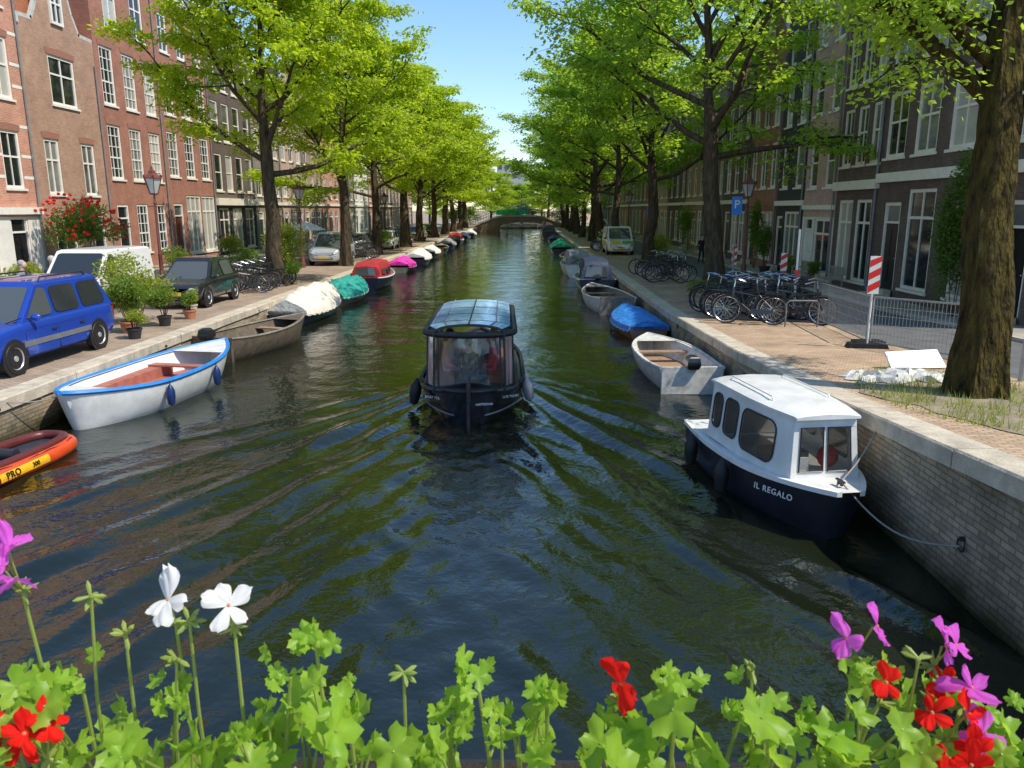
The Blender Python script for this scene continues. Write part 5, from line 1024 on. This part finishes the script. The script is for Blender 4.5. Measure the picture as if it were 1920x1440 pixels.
# ---------------------------------------------------------------- bicycles
def make_bike():
    t=thing('bicycle','x','bicycle',(0,0,0)); FM=M('bike_frame_black',(.015,.015,.017),.35,coat=.5)
    for yy in (-.54,.54):
        w_=MB(); n=24; w_.tube([(0,.33*math.cos(2*pi*i/n),.33*math.sin(2*pi*i/n)) for i in range(n+1)],.021,6,cap=False); wo=w_.build('wheel',BLACK,t,(0,yy,.35))
        s=MB(); s.tube([(0,.305*math.cos(2*pi*i/n),.305*math.sin(2*pi*i/n)) for i in range(n+1)],.012,4,cap=False)
        for k in range(14): a=2*pi*k/14; s.tube([(0,0,0),(0,.3*math.cos(a),.3*math.sin(a))],.0035,3)
        s.lathe([(.02,-.04),(.02,.04)],8,(0,0,0),'X'); s.build('spokes',CHROME,wo)
        f=MB(); f.loft([[(-.025,.37*math.cos(a),.37*math.sin(a)),(.025,.37*math.cos(a),.37*math.sin(a)),(.025,.375*math.cos(a),.375*math.sin(a)),(-.025,.375*math.cos(a),.375*math.sin(a))] for a in [R(20+ (150)*i/10) for i in range(11)]]); f.build('mudguard',FM,t,(0,yy,.35))
    bb=Vector((0,.02,.31)); st=Vector((0,.2,.8)); hd=Vector((0,-.40,.88)); hl=Vector((0,-.42,.66)); fr=MB()
    fr.tube([bb,st],.019,6); fr.tube([st+Vector((0,-.03,-.12)),hl+Vector((0,0,.12))],.017,6); fr.tube([bb,hl],.02,6); fr.tube([hl,hd],.022,6)
    for s in (-.05,.05): fr.tube([bb+Vector((s,0,0)),(s,.54,.35)],.01,5); fr.tube([st+Vector((s*.5,0,-.1)),(s,.54,.35)],.009,5); fr.tube([hl+Vector((s*.5,0,0)),(s,-.46,.52),(s,-.54,.35)],.012,5)
    fr.build('frame',FM,t)
    MB().tube([hd,(0,-.38,1.02),(0,-.40,1.06)],.013,6).build('stem',CHROME,t)
    MB().tube([(-.30,-.14,1.03),(-.29,-.3,1.08),(-.12,-.42,1.07),(.12,-.42,1.07),(.29,-.3,1.08),(.30,-.14,1.03)],.014,6).build('handlebar',CHROME,t)
    s=MB(); s.tube([st,(0,.235,.93)],.012,6); s.loft([[(-.02,.02,.95),(.02,.02,.95),(.02,.02,.98),(-.02,.02,.98)],[(-.05,.2,.94),(.05,.2,.94),(.04,.2,.985),(-.04,.2,.985)],[(-.09,.32,.94),(.09,.32,.94),(.08,.32,.99),(-.08,.32,.99)],[(-.06,.37,.95),(.06,.37,.95),(.05,.37,.985),(-.05,.37,.985)]]); s.build('saddle',BLACK,t)
    r=MB(); r.box(-.07,.07,.33,.75,.735,.75); r.tube([(-.07,.6,.74),(-.06,.54,.37)],.007,4); r.tube([(.07,.6,.74),(.06,.54,.37)],.007,4); r.build('rear_rack',FM,t,smooth=False)
    MB().prism([(.0,-.06),(.5,-.03),(.5,.03),(0,.07)],-.012,.012).build('chain_case',FM,t,(.05,.02,.31),(0,0,R(90)))
    p=MB(); p.tube([(.08,.02,.31),(.09,-.06,.18)],.01,5); p.box(.08,.18,-.1,-.02,.165,.185); p.tube([(-.05,.02,.31),(-.07,.1,.44)],.01,5); p.box(-.17,-.07,.06,.14,.43,.45); p.build('pedals',DARK,t,smooth=False)
    return t
b0=make_bike(); first=True
def put_bike(x,y,z,rz,label,group,tilt=0,crate=False,sc=1.1):
    global first
    if first: r=b0; first=False; r.location=(x,y,z); r.rotation_euler=(0,tilt,rz); r['label']=label; r['group']=group
    else: r=dup(b0,(x,y,z),rz,label,group,rot=(0,tilt,rz))
    r.scale=(sc,sc,sc)
    if crate:
        c=MB(); c.box(-.17,.17,-.13,.13,0,.02)
        for k in range(4): c.box(-.17,.17,-.13,-.12,.05+.055*k,.08+.055*k); c.box(-.17,.17,.12,.13,.05+.055*k,.08+.055*k); c.box(-.17,-.16,-.12,.12,.05+.055*k,.08+.055*k); c.box(.16,.17,-.12,.12,.05+.055*k,.08+.055*k)
        c.build('front_crate',DARK,r,(0,-.62,.84),smooth=False)
for i in range(18):
    row=i%2; x=(6.55 if row==0 else 7.75)+rnd.uniform(-.15,.15); y=22.2+(i//2)*.52+rnd.uniform(-.08,.08); put_bike(x,y,zr(y)+.005,R(78+rnd.uniform(-20,20)+(180 if i%3==0 else 0)),'bicycle in the dense black cluster in front of the mesh fence','bicycles parked by the mesh fence',R(rnd.uniform(-9,9)),i%4==1 and i>1,1.2)
for i in range(9):
    put_bike(6.5+.6*(i%2)+rnd.uniform(-.1,.1),36.0+i*.6,ZG+.005,R(70+rnd.uniform(-20,20)),'bicycle in the row between the second and third right trees','bicycles between the right trees',R(rnd.uniform(-8,8)),i==2,1.15)
for i in range(10):
    put_bike(-11.3+rnd.uniform(-.15,.15)-.4*(i%2),31.1+i*.45,ZG+.005,R(-75+rnd.uniform(-15,15)),'bicycle in the row between black hatchback and first left tree','bicycles on the left quay',R(rnd.uniform(-8,8)),i==5)
for i in range(5):
    put_bike(-11.2,51.8+i*.8,ZG+.005,R(-75+rnd.uniform(-15,15)),'bicycle parked just past the silver van','bicycles past the silver van',R(rnd.uniform(-8,8)))
for i in range(4):
    put_bike(6.4,63.5+i*.8,ZG+.005,R(75+rnd.uniform(-15,15)),'bicycle parked past the coloured van on the right','distant bicycles on the right quay',R(rnd.uniform(-8,8)))
t=thing('bicycle_rack','grey steel hoop rack at the near end of the bicycles','bicycle rack',(7.3,21.6,zr(21.6)))
MB().tube([(0,0,0),(0,0,.66),(.08,0,.74),(.82,0,.74),(.9,0,.66),(.9,0,0)],.022,8).build('hoop',M('dull_steel',(.22,.22,.22),.6,.4),t)
# ---------------------------------------------------------------- people
SKIN=M('skin',(.6,.36,.26),.55,var=.08); 
def person(label,x,y,z,rz,top,legs,pose='stand',sc=1.0,hairc=(.05,.03,.02),group=None):
    t=thing('person',label,'person',(x,y,z),rz,group,(sc,sc,sc))
    if pose=='stand':
        J={'p':(0,0,.95,.145),'b':(0,.01,1.15,.135),'c':(0,.01,1.36,.15),'n':(0,.0,1.5,.058),'h':(0,-.02,1.60,.085),'h2':(0,-.015,1.70,.085),
           'lh':(.09,0,.90,.10),'lk':(.10,-.12,.50,.065),'la':(.10,.0,.09,.045),'lt':(.11,-.16,.04,.04),'rh':(-.09,0,.90,.10),'rk':(-.10,.0,.50,.065),'ra':(-.10,.2,.12,.045),'rt':(-.11,.08,.03,.04),
           'ls':(.19,.01,1.40,.06),'le':(.25,.06,1.12,.047),'lw':(.25,-.06,.88,.034),'lp':(.25,-.09,.80,.036),'rs':(-.19,.01,1.40,.06),'re':(-.25,.02,1.12,.047),'rw':(-.25,-.10,.88,.034),'rp':(-.25,-.13,.80,.036)}
    else:
        J={'p':(0,0,.52,.15),'b':(0,.01,.72,.14),'c':(0,.0,.94,.15),'n':(0,-.01,1.08,.058),'h':(0,-.03,1.18,.085),'h2':(0,-.025,1.28,.085),
           'lh':(.09,-.04,.50,.10),'lk':(.12,-.46,.52,.07),'la':(.12,-.46,.09,.045),'lt':(.12,-.62,.04,.04),'rh':(-.09,-.04,.50,.10),'rk':(-.12,-.46,.52,.07),'ra':(-.12,-.46,.09,.045),'rt':(-.12,-.62,.04,.04),
           'ls':(.19,.0,.98,.06),'le':(.25,-.04,.70,.047),'lw':(.17,-.28,.62,.034),'lp':(.14,-.35,.62,.036),'rs':(-.19,.0,.98,.06),'re':(-.25,-.04,.70,.047),'rw':(-.17,-.28,.62,.034),'rp':(-.14,-.35,.62,.036)}
    E=[('p','b'),('b','c'),('c','n'),('n','h'),('h','h2'),('p','lh'),('lh','lk'),('lk','la'),('la','lt'),('p','rh'),('rh','rk'),('rk','ra'),('ra','rt'),('c','ls'),('ls','le'),('le','lw'),('lw','lp'),('c','rs'),('rs','re'),('re','rw'),('rw','rp')]
    ks=list(J); vs=[J[k][:3] for k in ks]; rd=[J[k][3] for k in ks]; es=[(ks.index(a),ks.index(b_)) for a,b_ in E]
    for s,w in ((1,'lp'),(-1,'rp')):
        wx,wy,wz=J[w][:3]; base=ks.index(w)
        for fi in range(4):
            o_=(fi-1.5)*.017; n0=len(vs); vs+= [(wx+s*.0,wy+o_-.01,wz-.045),(wx-s*.006,wy+o_-.018,wz-.085+abs(fi-1.4)*.006)]; rd+=[.010,.008]; es+=[(base,n0),(n0,n0+1)]
        n0=len(vs); vs+=[(wx-s*.02,wy-.035,wz-.01),(wx-s*.03,wy-.045,wz-.04)]; rd+=[.011,.009]; es+=[(base,n0),(n0,n0+1)]
    me=bpy.data.meshes.new('body'); me.from_pydata(vs,es,[]); o=bpy.data.objects.new('body',me); COL.objects.link(o)
    sk_=o.modifiers.new('s','SKIN'); sk_.use_smooth_shade=True
    for i,r_ in enumerate(rd): me.skin_vertices[0].data[i].radius=(r_,r_)
    me.skin_vertices[0].data[0].use_root=True
    ss=o.modifiers.new('u','SUBSURF'); ss.levels=1; ss.render_levels=1
    dg=bpy.context.evaluated_depsgraph_get(); dg.update(); nm=bpy.data.meshes.new_from_object(o.evaluated_get(dg)); bpy.data.objects.remove(o)
    nm.materials.clear(); [nm.materials.append(m_) for m_ in (top,legs,SKIN,DARK)]
    nz=J['n'][2]; hz=J['p'][2]; ww=J['lw'][2]
    for p_ in nm.polygons:
        c=p_.center; mi=0
        if c.z>nz-.02: mi=2
        elif pose=='stand': mi=3 if c.z<.1 else (2 if abs(c.x)>.2 and c.z<ww+.02 else (1 if c.z<hz-.02 else 0))
        else: mi=3 if c.z<.1 else (2 if (c.y<-.27 and c.z>.6 and abs(c.x)<.22) else (1 if c.z<hz+.04 and (c.y<-.1 or c.z<hz) else 0))
        p_.material_index=mi; p_.use_smooth=True
    obj('body',nm,t); hx,hy,hz_=J['h2'][:3]
    m=MB(); m.ball((hx,hy+.02,hz_+.01),.098,.108,.10,12,8); m.build('hair',M('hair_%d'%int(hairc[0]*1000),hairc,.8,var=.4,vs=30,bump=.4),t)
    m=MB(); m.ball((0,hy-.045,hz_-.045),.078,.075,.098,12,8); m.ball((0,hy-.122,hz_-.055),.013,.02,.02,6,4); m.build('face',SKIN,t)
    m=MB(); [m.ball((sx,hy-.112,hz_-.03),.011,.008,.007,6,4) for sx in (-.03,.03)]; m.box(-.02,.02,hy-.122,hy-.114,hz_-.098,hz_-.09); m.build('facial_features',DARK,t)
    return t
CK=M('cloth_black',(.015,.015,.018),.85); CN=M('cloth_navy',(.02,.03,.07),.85); CW=M('cloth_white',(.65,.65,.62),.85); CRd=M('cloth_red',(.6,.08,.09),.85); CGd=M('cloth_grey',(.2,.2,.21),.85); CPk=M('cloth_pink',(.75,.36,.32),.85)
person('person in dark clothes walking on the right pavement',11.0,49,ZG,R(10),CK,CK)
person('grey haired person in dark top seated behind the blue car',-17.0,27.6,ZG+.0,R(60),CN,CGd,'sit',1.25,(.5,.48,.45))
person('grey haired person in pale top at far left behind the blue car',-17.2,26.2,ZG+.0,R(90),CGd,CGd,'sit',1.2,(.4,.38,.35))
for i,(dx,dy,rz,tp,lab,hc) in enumerate([(-.5,-2.0,90,CPk,'passenger in pink top at left rear of the tour boat',(.2,.1,.04)),(.5,-1.9,-90,CRd,'passenger in red top at right rear of the tour boat',(.1,.05,.03)),(.02,-2.55,180,CK,'skipper in black seated at the tour boat stern',(.03,.02,.02)),(-.5,-1.2,90,CW,'passenger in white top midway along the tour boat left bench',(.05,.03,.02)),(.5,-1.0,-90,CN,'passenger in navy midway along the tour boat right bench',(.3,.2,.08))]):
    person(lab,tbx+dx,tby+dy,.32,R(rz),tp,CN,'sit',.92,hc)
t=thing('cafe_parasol','pale parasol over a table behind the silver van','parasol',(-14.6,52,ZG)); MB().tube([(0,0,0),(0,0,2.5)],.03,8).build('pole',WOOD,t); MB().lathe([(1.35,2.0),(.9,2.22),(.4,2.42),(.02,2.55)],8).build('canopy',CWT,t,smooth=False)
# ---------------------------------------------------------------- near bridge rail, planter, geraniums
def near():
    t=thing('bridge_railing','iron railing of the bridge carrying the flower box','railing',(0,0,0)); m=MB()
    m.tube([(-3,.52,3.45),(3,.52,3.45)],.025,8); m.tube([(-3,.52,2.6),(3,.52,2.6)],.02,8)
    m.build('rail',DG,t)
    p=MB(); [p.tube([(-3+.15*i,.52,2.45),(-3+.15*i,.52,3.44)],.01,6) for i in range(41)]; p.build('balusters',DG,t)
    b_=MB(); b_.box(-14,8,-6,.6,1.9,2.45); o=b_.build('bridge_deck',STONE,None,smooth=False); tag(o,'stone deck of the bridge under the camera','bridge',kind='structure')
    f=MB(); 
    f.loft([[(-1.3,.60,3.30),(1.3,.60,3.30),(1.3,.84,3.30),(-1.3,.84,3.30)],[(-1.32,.57,3.50),(1.32,.57,3.50),(1.32,.87,3.50),(-1.32,.87,3.50)]]); t=thing('flower_box','long dark flower box hung on the bridge railing','flower box'); f.build('trough',DARK,t,smooth=False)
    MB().box(-1.3,1.3,.59,.85,3.501,3.512).build('soil',M('potting_soil',(.03,.022,.015),.95,bump=.6),t,smooth=False)
near()
GL=leafmat('geranium_leaf',(.14,.29,.02),(.32,.48,.045),(.55,.80,.07),24,.46,.42,.35); GS=leafmat('geranium_stem',(.24,.34,.06),(.34,.40,.1),(.5,.55,.12),20,.25)
PM=leafmat('magenta_petal',(.58,.06,.50),(.80,.20,.72),(.9,.22,.8),45,.45,.7,.1); PW=leafmat('white_petal',(.74,.72,.70),(.88,.86,.85),(.9,.88,.85),35,.4,.7,.1); PR=leafmat('scarlet_petal',(.62,.006,.006),(.88,.025,.015),(1,.03,.02),45,.4,.7,.1)
def leaf_add(mb,c,nrm,rad,rr):
    n=Vector(nrm).normalized(); a=n.cross(Vector((rr.gauss(0,1),rr.gauss(0,1),rr.gauss(0,1)))).normalized(); b_=n.cross(a); K=45; cup=rr.uniform(-.1,.5); w1=rr.uniform(-.15,.15); ph=rr.uniform(0,6)
    ly=[rr.uniform(.82,1.12) for _ in range(5)]
    v=[Vector(c)-n*rad*.06]; rings=[.3,.6,.82,1.0]
    for ri,fr in enumerate(rings):
        for k in range(K):
            th=2*pi*k/K; li=int((th/(2*pi)*5+.5))%5; cc=abs(math.cos(2.5*th)); lob=(.58+.42*cc**.7)*ly[li]*(1+.09*math.cos(15*th)*(fr>.9))
            sinus=1-.5*math.exp(-((th-pi)/.2)**2); rr_=rad*fr*(lob*sinus if fr>.8 else (1+ (lob*sinus-1)*(fr*1.0))); fold=.16*math.cos(5*th)*fr*fr
            v.append(Vector(c)+(a*math.cos(th)+b_*math.sin(th))*rr_+n*rad*(cup*fr*fr*.6+fold+w1*math.sin(2*th+ph)*fr))
    f=[(0,1+k,1+(k+1)%K) for k in range(K)]
    for ri in range(3):
        o_=1+ri*K; f+=[(o_+k,o_+K+k,o_+K+(k+1)%K,o_+(k+1)%K) for k in range(K)]
    mb.add(v,f)
def petal_add(mb,c,d,n,L,W_,rr):
    d=Vector(d).normalized(); n=Vector(n).normalized(); s=d.cross(n).normalized(); rows=10; cols=8; v=[];f=[]; tw=rr.uniform(-.35,.35); bend=rr.uniform(-.45,.35); wv=rr.uniform(.04,.10); e1=rr.uniform(0,6); bow=rr.uniform(-.12,.12)
    for i in range(rows+1):
        t_=i/rows; w=W_*(.13+.87*math.sin(pi*min(t_**1.0*.60,1)))*(1 if t_<.78 else math.sqrt(max(.02,1-((t_-.78)/.25)**2)))
        for j in range(cols+1):
            u=(j/cols-.5)*2; v.append(Vector(c)+d*L*(t_-.06*u*u*(t_>.75)+.03*math.sin(4*u+e1)*(t_>.9))+s*(w*.5*u+bow*L*t_*t_)+n*L*(bend*t_*t_-.16*u*u*t_+tw*u*t_*.3+wv*math.sin(6*u+5*t_+e1)*t_))
    for i in range(rows):
        for j in range(cols): k=i*(cols+1)+j; f.append((k,k+1,k+cols+2,k+cols+1))
    mb.add(v,f)
camv=Vector((0,0,H))
def flower(parent,px,py,Y,mat,n,size,rr,spread=None,base=None,upb=.25):
    c0=Q(px,py,Y); sp=spread or size*1.0
    base=base or Vector((c0.x+rr.uniform(-.04,.04),.72,3.52)); hub=c0-Vector((0,-.01,.03))
    st=MB(); st.tube([base,base.lerp(hub,.5)+Vector((rr.uniform(-.01,.01),rr.uniform(-.01,.01),0)),hub],[.0026,.0022,.0017],6); so_=st.build('flower_stalk',GS,parent)
    bs=MB()
    for q_ in range(7): 
        d=Vector((rr.gauss(0,1),rr.gauss(0,1),rr.gauss(0,.8))).normalized(); bs.tube([hub,hub+d*.006,hub+d*.016],[.001,.0024,.0004],5)
    bs.build('sepals',GS,so_)
    for k in range(n):
        off=Vector((rr.gauss(0,1),rr.gauss(0,.5),rr.gauss(0,.7)))*sp*(.0 if n==1 else .6); c=c0+off; mb=MB()
        face=((camv-c).normalized()*.8+off.normalized()*.6*(n>1)+Vector((rr.gauss(0,.45),0,upb+rr.gauss(0,.35)))).normalized()
        a=face.cross(Vector((0,0,1))).normalized(); b_=a.cross(face).normalized(); ph=pi/2+rr.uniform(-.6,.6)
        for j,(dth,ls) in enumerate(((-.40,1.1),(.40,1.1),(2.0,.9),(pi+.1,.98),(-2.05,.88))):
            th=ph+dth+rr.uniform(-.18,.18); d=(a*math.cos(th)+b_*math.sin(th))+face*rr.uniform(-.1,.8); petal_add(mb,c,d,face,size*rr.uniform(.82,1.15)*ls,size*rr.uniform(.48,.72),rr)
        bo=mb.build('blossom',mat,parent,ang=80)
        p=MB(); p.tube([hub,hub.lerp(c,.5)+Vector((0,0,.002)),c-face*.004],[.0012,.001,.0014],5); p.build('pedicel',GS,bo)
        g=MB(); g.ball(tuple(c),.0022,.0022,.0022,6,4); g.build('pistil',M('pistil_orange',(.5,.2,.08),.6),bo)
def bud(parent,px,py,Y,rr,n=7,size=.010,mat=None):
    c0=Q(px,py,Y); mb=MB(); base=Vector((c0.x+rr.uniform(-.03,.03),.72,3.52)); hub=c0
    mb.tube([base,base.lerp(hub,.6)+Vector((rr.uniform(-.012,.012),0,.0)),hub-Vector((0,0,.008)),hub],[.0024,.002,.0016,.0028],6)
    for k in range(n):
        d=Vector((rr.gauss(0,1),rr.gauss(0,1),rr.gauss(.2,.8))).normalized(); e=hub+d*size*1.6
        mb.tube([hub,hub.lerp(e,.35),hub.lerp(e,.7),e],[.0014,size*.20,size*.26,.0006],6)
    mb.build('bud_cluster',GS if not mat else mat,parent)
def geranium(label,px0,px1,tops,nl,seed,flowers=(),buds=(),Y0=.62,Y1=.80):
    rr=random.Random(seed); xm=(px0+px1)/2; base=Q(xm,1440,.72); t=thing('geranium_plant',label,'flower plant',(0,0,0),0,'geraniums in the bridge flower box')
    lf=MB(); st=MB(); bx=base.x
    for i in range(nl):
        px=rr.uniform(px0,px1); top=float(np.interp(px,[a[0] for a in tops],[a[1] for a in tops])); py=top+15+ (1510-top)*rr.random()**.85; Y=rr.uniform(Y0,Y1)
        c=Q(px,py,Y)
        if c.z<3.53: c.z=3.53+rr.random()*.05
        rad=rr.uniform(.013,.031); tl=.75 if rr.random()<.65 else .15; nrm=Vector((rr.gauss(0,.6),-.35+rr.gauss(0,.55),tl)); leaf_add(lf,c,nrm,rad,rr)
        b_=Vector((bx+(c.x-bx)*.6+rr.uniform(-.03,.03),.72+rr.uniform(-.05,.05),3.515)); mid=b_.lerp(c,.6)+Vector((rr.uniform(-.02,.02),rr.uniform(-.015,.015),-.005)); st.tube([b_,mid,c],[.0026,.0018,.0012],5)
    for (px,py) in tops[1:-1]:
        hub=Q(px,py+10,.70); b_=Vector((hub.x+rr.uniform(-.02,.02),.72,3.515)); st.tube([b_,b_.lerp(hub,.5)+Vector((rr.uniform(-.01,.01),0,0)),hub],[.0032,.0026,.0018],6)
        for q_ in range(6): leaf_add(lf,hub+Vector((rr.gauss(0,.014),rr.gauss(0,.012),rr.gauss(0,.009))),Vector((rr.gauss(0,.7),-.5+rr.gauss(0,.4),.6)),rr.uniform(.008,.016),rr)
    lf.build('foliage',GL,t,ang=70); st.build('stem',GS,t)
    for fl in flowers: flower(t,*fl,rr)
    for bd in buds: bud(t,*bd,rr)
geranium('leafy geranium with white blooms above magenta and red at lower left',-80,230,[(-80,1290),(60,1265),(150,1255),(230,1310)],34,1,[(22,1065,.70,PM,4,.023),(70,1385,.64,PR,5,.022)],[(170,1118,.70)])
geranium('geranium with two open white blossoms above its leaves',210,440,[(210,1350),(330,1300),(440,1370)],22,2,[(315,1125,.70,PW,1,.032),(428,1135,.70,PW,1,.029)],[(235,1190,.69),(355,1165,.70),(330,1235,.69)])
geranium('large leaved geranium clump without open flowers left of centre',440,760,[(440,1350),(545,1260),(590,1185),(650,1310),(760,1380)],32,3,[],[(757,1262,.70)])
geranium('pale green geranium clump under the wake with no flowers',760,1110,[(760,1415),(850,1320),(895,1265),(960,1340),(1025,1285),(1110,1395)],31,4)
geranium('geranium with a single red flower right of centre',1090,1330,[(1090,1385),(1180,1330),(1270,1265),(1330,1320)],25,5,[(1165,1282,.70,PR,1,.032)])
geranium('geranium with a drooping bud between red and magenta blooms',1320,1600,[(1320,1350),(1400,1300),(1500,1340),(1600,1320)],29,6,[],[(1410,1258,.70)])
geranium('geranium with small magenta blossom over a scarlet one at right',1560,1730,[(1560,1340),(1640,1240),(1730,1300)],20,7,[(1612,1192,.70,PM,2,.024),(1662,1280,.68,PR,1,.020)],[(1722,1235,.69)])
geranium('geranium at lower right with many magenta and scarlet petals',1720,1990,[(1720,1320),(1800,1300),(1880,1340),(1990,1320)],32,8,[(1765,1210,.70,PM,2,.024),(1822,1290,.68,PM,1,.024),(1850,1365,.66,PM,2,.023),(1765,1280,.70,PR,1,.021),(1790,1350,.66,PR,2,.022),(1825,1425,.64,PR,3,.022)])
